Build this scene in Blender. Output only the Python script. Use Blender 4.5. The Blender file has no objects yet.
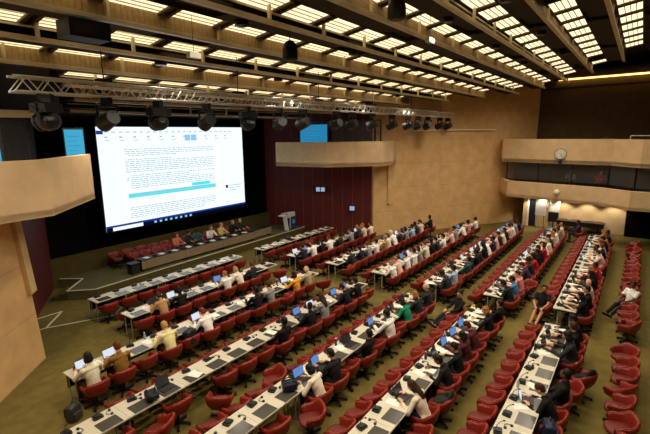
import bpy, bmesh, math, random
from mathutils import Vector, Matrix, Euler, noise
random.seed(7)
PI = math.pi
SC = bpy.context.scene
COL = SC.collection
H = 6.24                                   # height of the photographer's eyes over the hall floor

# ------------------------------------------------------------------ helpers
def lin(h):
    h = h.lstrip('#')
    out = []
    for i in (0, 2, 4):
        c = int(h[i:i+2], 16) / 255
        out.append(c / 12.92 if c <= .04045 else ((c + .055) / 1.055) ** 2.4)
    return tuple(out) + (1.0,)

def new_mat(name):
    m = bpy.data.materials.new(name); m.use_nodes = True
    nt = m.node_tree; nt.nodes.clear()
    o = nt.nodes.new('ShaderNodeOutputMaterial'); b = nt.nodes.new('ShaderNodeBsdfPrincipled')
    nt.links.new(b.outputs[0], o.inputs[0])
    return m, nt, b

def mat(name, col, rough=.6, metal=0., var=.0, scale=8., bump=0., spec=.5, col2=None):
    m, nt, b = new_mat(name)
    b.inputs['Roughness'].default_value = rough; b.inputs['Metallic'].default_value = metal
    b.inputs['Specular IOR Level'].default_value = spec
    c = lin(col)
    b.inputs['Base Color'].default_value = c
    if var or bump or col2:
        tc = nt.nodes.new('ShaderNodeTexCoord'); n = nt.nodes.new('ShaderNodeTexNoise')
        n.inputs['Scale'].default_value = scale; n.inputs['Detail'].default_value = 5
        nt.links.new(tc.outputs['Object'], n.inputs['Vector'])
        if var or col2:
            r = nt.nodes.new('ShaderNodeValToRGB')
            c2 = lin(col2) if col2 else tuple(x * (1 - var) for x in c[:3]) + (1,)
            c1 = c if col2 else tuple(min(1, x * (1 + var)) for x in c[:3]) + (1,)
            r.color_ramp.elements[0].color = c2; r.color_ramp.elements[1].color = c1
            r.color_ramp.elements[0].position = .3; r.color_ramp.elements[1].position = .7
            nt.links.new(n.outputs['Fac'], r.inputs[0]); nt.links.new(r.outputs[0], b.inputs['Base Color'])
        if bump:
            bp = nt.nodes.new('ShaderNodeBump'); bp.inputs['Strength'].default_value = bump; bp.inputs['Distance'].default_value = .02
            nt.links.new(n.outputs['Fac'], bp.inputs['Height']); nt.links.new(bp.outputs[0], b.inputs['Normal'])
    return m

def tint_mat(name, rough=.7, var=.12, scale=30., spec=.3, sheen=0.):
    """colour comes from the object's own colour, so copies can share one mesh"""
    m, nt, b = new_mat(name)
    b.inputs['Roughness'].default_value = rough; b.inputs['Specular IOR Level'].default_value = spec
    oi = nt.nodes.new('ShaderNodeObjectInfo'); tc = nt.nodes.new('ShaderNodeTexCoord')
    n = nt.nodes.new('ShaderNodeTexNoise'); n.inputs['Scale'].default_value = scale
    nt.links.new(tc.outputs['Object'], n.inputs['Vector'])
    mr = nt.nodes.new('ShaderNodeMapRange'); mr.inputs['To Min'].default_value = 1 - var; mr.inputs['To Max'].default_value = 1 + var
    nt.links.new(n.outputs['Fac'], mr.inputs[0])
    mx = nt.nodes.new('ShaderNodeVectorMath'); mx.operation = 'SCALE'
    nt.links.new(oi.outputs['Color'], mx.inputs[0]); nt.links.new(mr.outputs[0], mx.inputs['Scale'])
    nt.links.new(mx.outputs[0], b.inputs['Base Color'])
    return m

def emit(name, col, strength):
    m = bpy.data.materials.new(name); m.use_nodes = True
    nt = m.node_tree; nt.nodes.clear()
    o = nt.nodes.new('ShaderNodeOutputMaterial'); e = nt.nodes.new('ShaderNodeEmission')
    e.inputs[0].default_value = lin(col); e.inputs[1].default_value = strength
    nt.links.new(e.outputs[0], o.inputs[0])
    return m

class MB:
    def __init__(s): s.v = []; s.f = []; s.mi = []; s.m = 0
    def add(s, vs, fs):
        o = len(s.v); s.v += [tuple(v) for v in vs]
        for f in fs: s.f.append([i + o for i in f]); s.mi.append(s.m)
        return s
    def box(s, c, d, M=None):
        x, y, z = d[0] / 2, d[1] / 2, d[2] / 2
        vs = [Vector((a * x, b * y, e * z)) for a in (-1, 1) for b in (-1, 1) for e in (-1, 1)]
        if M: vs = [M @ v for v in vs]
        vs = [v + Vector(c) for v in vs]
        return s.add(vs, [(0, 1, 3, 2), (4, 6, 7, 5), (0, 4, 5, 1), (2, 3, 7, 6), (0, 2, 6, 4), (1, 5, 7, 3)])
    def b2(s, x0, x1, y0, y1, z0, z1):
        return s.box(((x0 + x1) / 2, (y0 + y1) / 2, (z0 + z1) / 2), (abs(x1 - x0), abs(y1 - y0), abs(z1 - z0)))
    def bar(s, p, q, w, h, up=(0, 0, 1)):
        p, q = Vector(p), Vector(q); d = q - p; L = d.length
        if L < 1e-6: return s
        d.normalize(); u = Vector(up)
        if abs(d.dot(u)) > .98: u = Vector((1, 0, 0))
        r = d.cross(u).normalized(); u = r.cross(d)
        M = Matrix((r, d, u)).transposed()
        return s.box((p + q) / 2, (w, L, h), M)
    def cyl(s, p, q, r0, r1=None, n=10, cap=True):
        r1 = r0 if r1 is None else r1
        p, q = Vector(p), Vector(q); d = (q - p).normalized()
        u = Vector((0, 0, 1)) if abs(d.z) < .9 else Vector((1, 0, 0))
        a = d.cross(u).normalized(); b = d.cross(a)
        vs = []
        for c, r in ((p, r0), (q, r1)):
            for i in range(n):
                t = 2 * PI * i / n; vs.append(c + (a * math.cos(t) + b * math.sin(t)) * r)
        fs = [(i, (i + 1) % n, n + (i + 1) % n, n + i) for i in range(n)]
        if cap: fs += [tuple(range(n))[::-1], tuple(range(n, 2 * n))]
        return s.add(vs, fs)
    def tube(s, pts, r, n=6):
        for a, b in zip(pts, pts[1:]): s.cyl(a, b, r, r, n)
        return s
    def ell(s, c, r, M=None, nu=12, nv=8):
        vs = [Vector((0, 0, -r[2]))]
        for j in range(1, nv):
            t = -PI / 2 + PI * j / nv
            for i in range(nu):
                a = 2 * PI * i / nu
                vs.append(Vector((r[0] * math.cos(t) * math.cos(a), r[1] * math.cos(t) * math.sin(a), r[2] * math.sin(t))))
        vs.append(Vector((0, 0, r[2])))
        fs = [(0, 1 + (i + 1) % nu, 1 + i) for i in range(nu)]
        for j in range(nv - 2):
            for i in range(nu):
                a = 1 + j * nu; fs.append((a + i, a + (i + 1) % nu, a + nu + (i + 1) % nu, a + nu + i))
        a = 1 + (nv - 2) * nu; fs += [(a + i, a + (i + 1) % nu, len(vs) - 1) for i in range(nu)]
        if M: vs = [M @ v for v in vs]
        return s.add([v + Vector(c) for v in vs], fs)
    def cap(s, p, q, r0, r1, n=10):
        s.cyl(p, q, r0, r1, n); s.ell(p, (r0,) * 3, None, n, 6); s.ell(q, (r1,) * 3, None, n, 6); return s
    def prism(s, poly, z0, z1):
        n = len(poly)
        vs = [(x, y, z0) for x, y in poly] + [(x, y, z1) for x, y in poly]
        return s.add(vs, [tuple(range(n))[::-1], tuple(range(n, 2 * n))] + [(i, (i + 1) % n, n + (i + 1) % n, n + i) for i in range(n)])
    def lathe(s, prof, c=(0, 0, 0), n=16):
        vs = []; c = Vector(c)
        for r, z in prof:
            for i in range(n):
                t = 2 * PI * i / n; vs.append(c + Vector((r * math.cos(t), r * math.sin(t), z)))
        m = len(prof); fs = []
        for j in range(m - 1):
            for i in range(n): fs.append((j * n + i, j * n + (i + 1) % n, (j + 1) * n + (i + 1) % n, (j + 1) * n + i))
        fs += [tuple(range(n))[::-1], tuple(range((m - 1) * n, m * n))]
        return s.add(vs, fs)
    def mesh(s, name, mats, smooth=False):
        me = bpy.data.meshes.new(name)
        me.from_pydata(s.v, [], s.f)
        for m in (mats if isinstance(mats, (list, tuple)) else [mats]): me.materials.append(m)
        bm = bmesh.new(); bm.from_mesh(me); bmesh.ops.recalc_face_normals(bm, faces=bm.faces[:]); bm.to_mesh(me); bm.free()
        me.polygons.foreach_set('material_index', s.mi)
        if smooth:
            me.polygons.foreach_set('use_smooth', [True] * len(me.polygons))
        me.update()
        return me
    def build(s, name, mats, parent=None, smooth=False, sharp=None):
        me = s.mesh(name, mats, smooth)
        if smooth and sharp: me.set_sharp_from_angle(angle=math.radians(sharp))
        o = bpy.data.objects.new(name, me); COL.objects.link(o)
        if parent: o.parent = parent; KIDS.setdefault(parent.name, []).append(o)
        return o
KIDS = {}

def tag(o, label=None, cat=None, group=None, kind=None):
    for k, v in (('label', label), ('category', cat), ('group', group), ('kind', kind)):
        if v: o[k] = v
    return o
def empty(name, loc=(0, 0, 0), rz=0):
    o = bpy.data.objects.new(name, None); COL.objects.link(o); o.location = loc; o.rotation_euler = (0, 0, rz); o.empty_display_size = .1
    return o
def child(o, parent):
    o.parent = parent; KIDS.setdefault(parent.name, []).append(o); return o
def copy_tree(o, parent=None):
    c = o.copy(); COL.objects.link(c)
    if parent: child(c, parent)
    for k in KIDS.get(o.name, []): copy_tree(k, c)
    return c
class Proto:
    """the first use is the source itself, later uses are copies of it and its parts"""
    def __init__(s, maker): s.maker = maker; s.src = None; s.used = False
    def get(s):
        if s.src is None: s.src = s.maker()
        if not s.used: s.used = True; return s.src
        return copy_tree(s.src)
def put(o, loc, rz=0, sc=None):
    o.location = loc; o.rotation_euler = (0, 0, rz)
    if sc: o.scale = (sc,) * 3
    return o
def struct(o): o['kind'] = 'structure'; return o

ORD = ['zeroth', 'first', 'second', 'third', 'fourth', 'fifth', 'sixth', 'seventh', 'eighth', 'ninth', 'tenth', 'eleventh', 'twelfth', 'thirteenth', 'fourteenth', 'fifteenth', 'sixteenth', 'seventeenth', 'eighteenth', 'nineteenth', 'twentieth', 'twenty-first', 'twenty-second']

# ------------------------------------------------------------------ materials
M = {}
M['concrete'] = mat('board_marked_concrete', '#e2b67b', .85, var=.11, scale=1.9, bump=.4)
M['concrete_pale'] = mat('pale_concrete', '#dab782', .85, var=.08, scale=2, bump=.2)
M['parapet'] = mat('parapet_render', '#e0be90', .85, var=.09, scale=1.8, bump=.4)
M['carpet'] = mat('olive_carpet', '#6e6032', .95, var=.16, scale=3.5, bump=.3, spec=.1)
M['stage'] = mat('stage_carpet', '#5f5a3c', .9, var=.10, scale=4, spec=.15)
M['riser'] = mat('stage_riser', '#574c29', .9, var=.1, scale=4, spec=.1)
M['nosing'] = mat('white_nosing', '#d9d3b0', .6)
M['black'] = mat('black_drape', '#0c0b0c', .95, spec=.1, var=.2)
M['dark'] = mat('dark_plastic', '#17171a', .45)
M['darkmetal'] = mat('dark_metal', '#1d1a18', .5, metal=.3)
M['dkwall'] = mat('dark_brown_wall', '#57432a', .9, var=.12, scale=2)
M['ceil'] = mat('brown_ceiling', '#33281b', .9, var=.1, scale=3)
M['beam'] = mat('painted_beam', '#4a3c28', .6, var=.12, scale=4)
M['flange'] = mat('beam_flange', '#dcc9a2', .45, var=.08, scale=5)
M['web'] = mat('beam_web_mesh', '#ab8d5b', .6, var=.2, scale=12)
M['redwall'] = mat('oxblood_panels', '#601512', .7, var=.12, scale=2)
M['seam'] = mat('panel_seam', '#8a4a40', .6)
M['leather'] = mat('red_leather', '#7f1f12', .42, var=.12, scale=5, spec=.5)
M['seat'] = mat('red_seat_shaded', '#66180d', .6, var=.12, scale=5)  # darker than the shell: shade inside the tub put into the colour
M['piping'] = mat('red_piping', '#a33a26', .4)
M['white_top'] = mat('cream_laminate', '#d0c8b2', .38, var=.02, scale=6)
M['pad'] = mat('grey_desk_pad', '#4b4741', .2, var=.06, scale=20)
M['panel'] = mat('desk_panel', '#1f1d1c', .6)
M['legmetal'] = mat('pale_leg_metal', '#b9b1a0', .4, metal=.3)
M['alu'] = mat('aluminium', '#d6d0c4', .4, metal=.25)
M['wood'] = mat('podium_front', '#8d7a5c', .6, var=.12, scale=5)
M['paper'] = mat('paper', '#efece2', .8)
M['white'] = mat('white_board', '#f0ede4', .6)
M['clock'] = mat('clock_face', '#efe9d6', .5)
M['blue'] = mat('lectern_blue', '#1f3f78', .4)
M['emblem'] = mat('pale_blue_emblem', '#7fb4dd', .5)
M['skin'] = tint_mat('skin', .55, .05, 20)
M['eye'] = mat('eye', '#120d0b', .3)
M['lip'] = mat('lips', '#8a4438', .5)
M['cloth'] = tint_mat('cloth', .85, .12, 25)
M['hair'] = tint_mat('hair', .6, .3, 60)
M['prop'] = tint_mat('coloured_plastic', .5, .04, 20)
M['lapscreen'] = emit('laptop_screen', '#6f97d6', .75)
M['lapwhite'] = emit('laptop_page', '#dfe8f5', .9)
M['screen'] = emit('projection', '#ebf8ff', 1.06)
M['page'] = emit('page', '#eefaff', 1.07)
M['ink'] = emit('text_ink', '#a9bac9', 1.0)
M['hilite'] = emit('text_highlight', '#4fe0ee', 1.0)
M['task'] = emit('taskbar', '#1d3f9e', .75)
M['taskdark'] = emit('taskbar_dark', '#0b1530', .5)
M['icon'] = emit('ribbon_icon', '#8fc6ee', 1.0)
M['cyan'] = emit('small_projection', '#49b4dd', .8)
M['cyanink'] = emit('small_projection_text', '#3b9cc6', .75)
M['tv'] = emit('wall_display', '#a9c0e0', .7)
M['tube'] = emit('ceiling_diffuser', '#ffe6b4', 1.55)
M['cove'] = emit('cove_strip', '#ffc266', 4.5)
M['lens'] = mat('lamp_lens', '#3a3c44', .15, spec=.8)
m, nt, b = new_mat('booth_glass')
b.inputs['Base Color'].default_value = (.9, .95, 1, 1); b.inputs['Roughness'].default_value = .03
b.inputs['Transmission Weight'].default_value = .96; b.inputs['IOR'].default_value = 1.03
M['glass'] = m

# concrete gets horizontal day joints
def joints(m, step, ax='Z'):
    nt = m.node_tree; b = [n for n in nt.nodes if n.type == 'BSDF_PRINCIPLED'][0]
    ge = nt.nodes.new('ShaderNodeNewGeometry'); sp = nt.nodes.new('ShaderNodeSeparateXYZ'); nt.links.new(ge.outputs['Position'], sp.inputs[0])
    a = nt.nodes.new('ShaderNodeMath'); a.operation = 'MODULO'; a.inputs[1].default_value = step; nt.links.new(sp.outputs[ax], a.inputs[0])
    l = nt.nodes.new('ShaderNodeMath'); l.operation = 'LESS_THAN'; l.inputs[1].default_value = .03; nt.links.new(a.outputs[0], l.inputs[0])
    k = nt.nodes.new('ShaderNodeMath'); k.operation = 'MULTIPLY'; k.inputs[1].default_value = .22 if ax == 'Z' else .35; nt.links.new(l.outputs[0], k.inputs[0])
    src = b.inputs['Base Color'].links[0].from_socket
    mx = nt.nodes.new('ShaderNodeMix'); mx.data_type = 'RGBA'; mx.inputs[7].default_value = (.12, .08, .05, 1)
    nt.links.new(k.outputs[0], mx.inputs[0]); nt.links.new(src, mx.inputs[6]); nt.links.new(mx.outputs[2], b.inputs['Base Color'])
joints(M['concrete'], 1.45)
joints(M['web'], .12, 'X')

# ------------------------------------------------------------------ room shell
struct(MB().b2(-8, 34.5, -7, 22, -.3, 0).build('floor', M['carpet']))
def wall(name, p, q, z0, z1, t, m, side=1):
    p, q = Vector((p[0], p[1], 0)), Vector((q[0], q[1], 0)); d = (q - p).normalized(); n = Vector((-d.y, d.x, 0)) * side * t
    poly = [(p.x, p.y), (q.x, q.y), ((q + n).x, (q + n).y), ((p + n).x, (p + n).y)]
    return struct(MB().prism(poly, z0, z1).build(name, m))
DA, DB = (22.8, 12.85), (33.4, 5.93)
wall('wall_diagonal', DA, DB, 0, 9.9, .5, M['concrete'])
wall('wall_red', (22.95, 12.95), (20.45, 19.5), 0, 8.3, .3, M['redwall'], -1)
# seams of the red panelling
rb = MB()
for i in range(1, 11):
    t = i / 11; x, y = 22.95 - 2.5 * t, 12.95 + 6.55 * t
    rb.b2(x - .03, x + .012, y - .012, y + .012, 0, 8.2)
struct(rb.build('trim_1', M['seam']))
wall('wall_backdrop', (5.5, 20.6), (23, 20.6), 0, 9, .3, M['black'])
wall('wall_drape_right', (19.35, 20.0), (20.55, 19.55), 0, 8, .12, M['black'])
wall('wall_drape_left', (7.15, 19.55), (9.3, 20.1), 0, 8, .12, M['black'])
wall('wall_curtain_left', (5.0, 15.57), (7.35, 19.4), 0, 4.6, .25, M['redwall'], 1)
wall('wall_back', (-8, -6), (34, -6), 0, 11.5, .3, M['dkwall'], -1)
wall('wall_left', (-5, 5.2), (-5, -6), 0, 11, .3, M['dkwall'], -1)
wall('wall_right', (33.5, 5.9), (32.2, -6), 0, 11, .3, M['dkwall'], 1)
# left concrete wall with the slightly raked edge
n = Vector((1.43, -1.58, 0)).normalized() * -.5
d = Vector((1.58, 1.43, 0)).normalized()
P0 = Vector((4.57, 13.27, 0)); T0 = P0 - d * .6
A0 = P0 - d * 12.6
vs = [P0, A0, A0 + Vector((0, 0, 9.8)), T0 + Vector((0, 0, 5.4)), ]
struct(MB().add(vs + [v + n for v in vs], [(0, 1, 2, 3), (7, 6, 5, 4), (0, 4, 5, 1), (1, 5, 6, 2), (2, 6, 7, 3), (3, 7, 4, 0)]).build('wall_left_concrete', M['concrete']))
# concrete ribs under the two side balconies
r = MB(); a = P0 - d * .62 + Vector((0, 0, 4.36)); c = P0 - d * .30 + Vector((0, 0, 2.1))
fn = -n.normalized()
r.bar(a + fn * .06, c + fn * .06, .27, .12, up=fn); struct(r.build('trim_2', M['concrete_pale']))
dd = Vector((8.2, -5.35, 0)).normalized(); dn = Vector((-dd.y, dd.x, 0)) * -1
struct(MB().bar(Vector((23.68, 12.28, 1.95)) + dn * .05, Vector((23.68, 12.28, 4.4)) + dn * .05, .22, .16, up=dn).build('trim_3', M['concrete_pale']))
# rear-right wall under the balcony, lit by downlights
wall('wall_under_balcony', (31.05, 6.0), (31.15, .15), 0, 2.2, .25, M['concrete_pale'], 1)
b = MB(); b.b2(31.02, 31.1, 5.2, 5.62, 0, 1.95); struct(b.build('door_1', M['dark']))
b = MB(); b.b2(31.0, 31.08, 5.1, 5.19, 0, 2.05).b2(31.0, 31.08, 5.63, 5.74, 0, 2.05).b2(31.0, 31.08, 5.1, 5.74, 1.96, 2.05)
struct(b.build('trim_4', M['white']))
wall('wall_partition_black', (30.75, .3), (30.6, -3.5), 0, 2.14, .1, M['black'], 1)
# ceiling: falls towards the stage
SL = .17
def zs(y): return H + 3.9 - SL * y
b = MB(); y0, y1 = -6.2, 20.8
vs = [(-8, y0, zs(y0) + .35), (34.5, y0, zs(y0) + .35), (34.5, y1, zs(y1) + .35), (-8, y1, zs(y1) + .35)]
b.add(vs + [(x, y, z + .25) for x, y, z in vs], [(0, 1, 2, 3), (7, 6, 5, 4), (0, 4, 5, 1), (1, 5, 6, 2), (2, 6, 7, 3), (3, 7, 4, 0)])
struct(b.build('ceiling', M['ceil']))
# flat gallery ceiling with its cove at the right-hand end
struct(MB().prism([(28.6, -6), (33.6, -6), (33.9, 5.9), (33.0, 6.3), (30.6, 4.6)], 9.55, 9.7).build('ceiling_gallery', M['ceil']))
struct(MB().bar((32.28, -5.5, 9.25), (33.42, 5.6, 9.25), .06, .42).build('trim_8', M['beam']))
cv = MB(); cv.bar((32.1, -5, 9.5), (33.15, 4.9, 9.5), .10, .08)
o = tag(cv.build('cove_light', M['cove']), 'long warm cove light strip glowing under the gallery ceiling', 'light')

def wall_x(y):                              # where the hall ends for a given y
    if y < 5.93: return 33.2
    return 22.8 + (12.85 - y) / 5.35 * 8.2 if y < 12.85 else 22.4 - (y - 12.85) * .34
def end_x(y): return min(25.7 + 1.25 * y, wall_x(y) - 1.0, 31.2)
def start_x(y): return max(-4.6, 28 - wall_x(y) + .6) if y > 5.9 else -4.6

# beams: a pale bottom rail, a web (meshed or open with posts) above it and a dark service tray beside it
YB = [-.35, 1.1, 2.55, 3.95, 5.3, 6.8, 8.3, 9.8, 11.3, 12.8, 14.3, 15.8]
def zbeam(y): return H + 3.5 - SL * y
for i, y in enumerate(YB):
    zb = zbeam(y); x0, x1 = start_x(y), end_x(y)
    b = MB()
    b.m = 1; b.b2(x0, x1, y - .06, y + .06, zb, zb + .085)
    b.m = 0; b.b2(x0, x1, y - .05, y + .07, zb + .50, zb + .58)
    if i % 2 == 0:
        b.m = 2; b.b2(x0, x1, y + .02, y + .05, zb + .085, zb + .50)
        b.m = 1; x = x0 + .5
        while x < x1: b.b2(x - .03, x + .03, y - .05, y + .02, zb + .085, zb + .5); x += 2.66
    else:
        b.m = 1; b.b2(x0, x1, y + .10, y + .14, zb + .27, zb + .31); x = x0 + .9
        while x < x1: b.b2(x - .03, x + .03, y - .05, y + .02, zb + .085, zb + .5); x += 2.0
    b.m = 3; x = x0; k = 0
    while x < x1 - .2:
        k += 1; dz = .05 if (k + i) % 4 else .16
        b.b2(x + .008, min(x + 1.42, x1) - .008, y + .07, y + .70, zb + dz, zb + dz + .05); x += 1.42
    b.b2(x0, x1, y + .66, y + .70, zb + .05, zb + .55)
    struct(b.build('ceiling_beam', [M['beam'], M['flange'], M['web'], M['ceil']]))
YS = [-.80 + 1.5 * k for k in range(10)]
# light fixtures: one for every bay of every strip
def mk_light():
    r = empty('ceiling_light')
    b = MB()
    b.b2(-.64, .64, -.36, -.31, -.02, .16).b2(-.64, .64, .31, .36, -.02, .16).b2(-.66, -.57, -.36, .36, -.06, .16).b2(.57, .66, -.36, .36, -.06, .16).b2(-.64, .64, -.36, .36, .16, .2)
    b.build('frame', M['beam'], r)
    b = MB(); b.b2(-.57, .57, -.31, .31, -.012, .03); b.build('diffuser', M['tube'], r)
    b = MB()
    for q in (-.15, 0, .15): b.b2(-.57, .57, q - .012, q + .012, -.03, -.012)
    b.build('louvre', M['flange'], r)
    return r
PL = Proto(mk_light)
for k, y in enumerate(YS):
    x = start_x(y) + .8; j = 0; x1 = end_x(y) - .4
    while x < x1:
        j += 1
        if x > -3 and not (k in (1, 2) and j % 9 == 4):
            o = PL.get(); put(o, (x, y, zs(y))); o.rotation_euler = (-math.atan(SL), 0, 0)
            tag(o, 'warm louvred ceiling light, %s bay along the %s light strip from the hall back' % (ORD[j] if j < len(ORD) else 'number %d' % j, ORD[k + 1]), 'ceiling light', 'ceiling light strips')
        x += 1.42

# ------------------------------------------------------------------ stage
SH = .38
st = [(7.74, 16.72), (7.03, 17.44), (8.12, 18.46), (7.5, 19.3), (20.6, 19.3), (21.36, 17.25), (21.2, 16.98), (11.75, 16.86)]
struct(MB().prism(st, 0, SH).build('floor_stage', M['stage']))
b = MB()
loop = [(7.55, 19.25), (8.12, 18.46), (7.03, 17.44), (7.74, 16.72), (11.75, 16.86), (21.2, 16.98), (21.36, 17.25)]
for p, q in zip(loop, loop[1:]): b.bar(p + (SH + .003,), q + (SH + .003,), .07, .02)
struct(b.build('trim_5', M['nosing']))
b = MB(); b.bar((7.78, 16.70, SH / 2 - .01), (11.75, 16.845, SH / 2 - .01), .02, SH - .03).bar((11.75, 16.845, SH / 2 - .01), (21.2, 16.965, SH / 2 - .01), .02, SH - .03); struct(b.build('trim_6', M['riser']))
un = Vector((-.68, .73, 0))
b = MB()
for k, h in ((1, .25), (2, .125)):
    p, q = Vector((7.03, 17.44, 0)) + un * .02, Vector((8.12, 18.46, 0)) + un * .02
    p, q = p + un * .3 * (k - 1), q + un * .3 * (k - 1)
    b.prism([(p.x, p.y), (q.x, q.y), ((q + un * .3).x, (q + un * .3).y), ((p + un * .3).x, (p + un * .3).y)], 0, h)
tag(b.build('stage_steps', M['riser']), kind='structure')
struct(MB().b2(7.2, 20.65, 19.32, 19.46, 0, 1.24).build('wall_low_behind_podium', M['riser']))
b = MB()
for p, q in (((5.45, 15.45), (6.4, 16.5)), ((5.6, 16.5), (6.4, 16.5)), ((5.1, 15.5), (5.45, 15.45)), ((5.45, 15.45), (7.3, 14.2 + .35)), ((7.3, 14.55), (8.6, 15.7))):
    b.bar(p + (.004,), q + (.004,), .06, .008)
struct(b.build('floor_line', M['nosing']))

# main projection screen
SY = 19.62; SX0, SX1, SZ0, SZ1 = 9.91, 18.66, 1.87, 6.66
scr = empty('projection_screen', ((SX0 + SX1) / 2, SY, SZ0))
tag(scr, 'huge bright projection screen showing a text document above the podium', 'screen')
def sq(mb, u0, u1, v0, v1, off):            # u from left, v from top
    W, Hh = SX1 - SX0, SZ1 - SZ0
    x0, x1 = -W / 2 + W * u0, -W / 2 + W * u1; z1, z0 = Hh * (1 - v0), Hh * (1 - v1)
    return mb.b2(x0, x1, -off - .004, -off, z0, z1)
MB().b2(-4.5, 4.5, .01, .06, -.12, Hh + .12 if (Hh := SZ1 - SZ0) else 0).build('frame', M['black'], scr)
sq(MB(), 0, 1, 0, 1, 0).build('display', M['screen'], scr)
sq(MB(), .10, .80, .20, .93, .006).build('page', M['page'], scr)
b = MB(); v = .215; rr = random.Random(3)
while v < .90:
    if .60 < v < .655 or .285 < v < .3 or .45 < v < .47 or .68 < v < .78: v += .02; continue
    u = .14 + (.02 if rr.random() < .2 else 0); ue = .74 if rr.random() < .8 else .3 + .4 * rr.random()
    while u < ue:
        w = rr.uniform(.008, .035); sq(b, u, min(u + w, ue), v, v + .008, .012); u += w + .006
    v += .02
b.build('lettering', M['ink'], scr)
b = MB(); sq(b, .14, .745, .655, .70, .011); sq(b, .56, .70, .615, .65, .011); b.build('highlight', M['hilite'], scr)
b = MB(); sq(b, 0, 1, .945, .965, .012); sq(b, 0, .035, .035, .07, .012); b.build('status_bar', M['task'], scr)
b = MB(); sq(b, 0, .035, .965, 1, .012); sq(b, .21, 1, .965, 1, .012); b.build('taskbar', M['taskdark'], scr)
for k in range(8): sq(MB(), .28 + .035 * k, .295 + .035 * k, .972, .992, .018).build('icon', M['icon'], scr)
for u in (.53, .575): sq(MB(), u, u + .04, .08, .145, .012).build('icon', M['icon'], scr)
b = MB()
for k in range(22):
    u = .04 + .04 * k
    sq(b, u, u + .02, .045, .055, .012)
    if k % 2 == 0: sq(b, u, u + .016, .09, .105, .012); sq(b, u, u + .025, .125, .132, .012)
for k in range(3): sq(b, .86, .97 - .02 * k, .70 + .03 * k, .708 + .03 * k, .012)
b.build('lettering', M['ink'], scr)
b = MB(); sq(b, .83, .85, .695, .73, .014); b.build('comment_avatar', M['taskdark'], scr)

# ------------------------------------------------------------------ balconies
def parapet(name, pts, z0, z1, t, m):
    """closed ribbon wall along a plan polyline, thickness to the right of travel"""
    P = [Vector((x, y, 0)) for x, y in pts]; nrm = []
    for i in range(len(P)):
        d1 = (P[min(i + 1, len(P) - 1)] - P[max(i - 1, 0)]).normalized()
        nrm.append(Vector((d1.y, -d1.x, 0)) * t)
    poly = [(p.x, p.y) for p in P] + [((p + q).x, (p + q).y) for p, q in reversed(list(zip(P, nrm)))]
    return struct(MB().prism(poly, z0, z1).build(name, m))
CB = [(19.3, 17.5), (19.7, 14.1), (22.1, 11.85), (23.2, 11.75), (24.2, 12.05)]
parapet('wall_balcony_centre', CB[::-1], 4.38, 5.77, .2, M['parapet'])
struct(MB().prism(CB + [(22.9, 12.9), (21.2, 17.5)], 4.4, 4.6).build('floor_balcony_centre', M['parapet']))
LBp = [(6.7, 13.75), (4.6, 11.6), (3.4, 11.5), (-1.5, 11.2)]
parapet('wall_balcony_left', LBp, 4.33, 5.71, .2, M['parapet'])
parapet('wall_balcony_left_return', [(5.7, 15.6), (6.7, 13.75)], 4.33, 5.4, .2, M['parapet'])
struct(MB().prism([(6.7, 13.75), (4.6, 11.6), (3.4, 11.5), (-1.5, 11.2), (-2, 13.6), (4.2, 14.6), (5.7, 15.6)], 4.35, 4.5).build('floor_balcony_left', M['parapet']))
UB = [(30.9, 7.6), (30.03, 7.3), (29.05, 1.19), (27.73, -.08), (27.4, -5)]
LB = [(30.9, 7.6), (29.25, 6.7), (28.05, 1.6), (27.5, .86), (27.0, .2), (27.05, -5)]
parapet('wall_gallery_upper', UB[::-1], 4.29, 5.74, .22, M['parapet'])
parapet('wall_gallery_lower', LB[::-1], 2.14, 3.13, .22, M['parapet'])
struct(MB().prism(UB + [(33, -5), (33.3, 6)], 4.31, 4.5).build('floor_gallery_upper', M['dkwall']))
struct(MB().prism(LB + [(33, -5), (33.3, 6)], 2.16, 2.3).build('floor_gallery_lower', M['concrete_pale']))
# interpreters' booths: dark back walls, glass fronts
wall('wall_booth_right', (31.6, 6.8), (30.2, -5), 2.3, 4.31, .1, M['dkwall'])
def panes(idx, pts, z0, z1, name='window_%d', inset=.1):
    w = empty(name % idx, (0, 0, 0)); w['kind'] = 'structure'
    g = MB(); f = MB()
    for p, q in zip(pts, pts[1:]):
        p, q = Vector(p), Vector(q); L = (q - p).length; k = max(1, round(L / 2.2))
        g.bar((p.x, p.y, (z0 + z1) / 2), (q.x, q.y, (z0 + z1) / 2), .012, z1 - z0)
        for i in range(k + 1):
            c = p.lerp(q, i / k); f.b2(c.x - .03, c.x + .03, c.y - .03, c.y + .03, z0, z1)
        f.bar((p.x, p.y, z1 + .02), (q.x, q.y, z1 + .02), .07, .06); f.bar((p.x, p.y, z0 + .02), (q.x, q.y, z0 + .02), .07, .05)
    g.build('pane', M['glass'], w); f.build('window_frame', M['darkmetal'], w)
    return w
panes(1, [(30.3, 7.0), (29.45, 1.3), (28.2, .05), (27.9, -4.9)], 3.13, 4.29)
panes(2, [(20.3, 15.9), (20.5, 14.35), (22.4, 12.55), (23.0, 12.5)], 5.0, 6.95)
panes(3, [(-1.3, 12.4), (3.3, 12.6), (4.75, 12.6)], 4.55, 6.72)
struct(MB().b2(-1.3, 4.85, 12.5, 12.75, 6.72, 6.9).build('trim_7', M['flange']))
wall('wall_booth_left', (-2, 14.2), (4.6, 14.2), 4.5, 8, .1, M['dkwall'])
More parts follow.
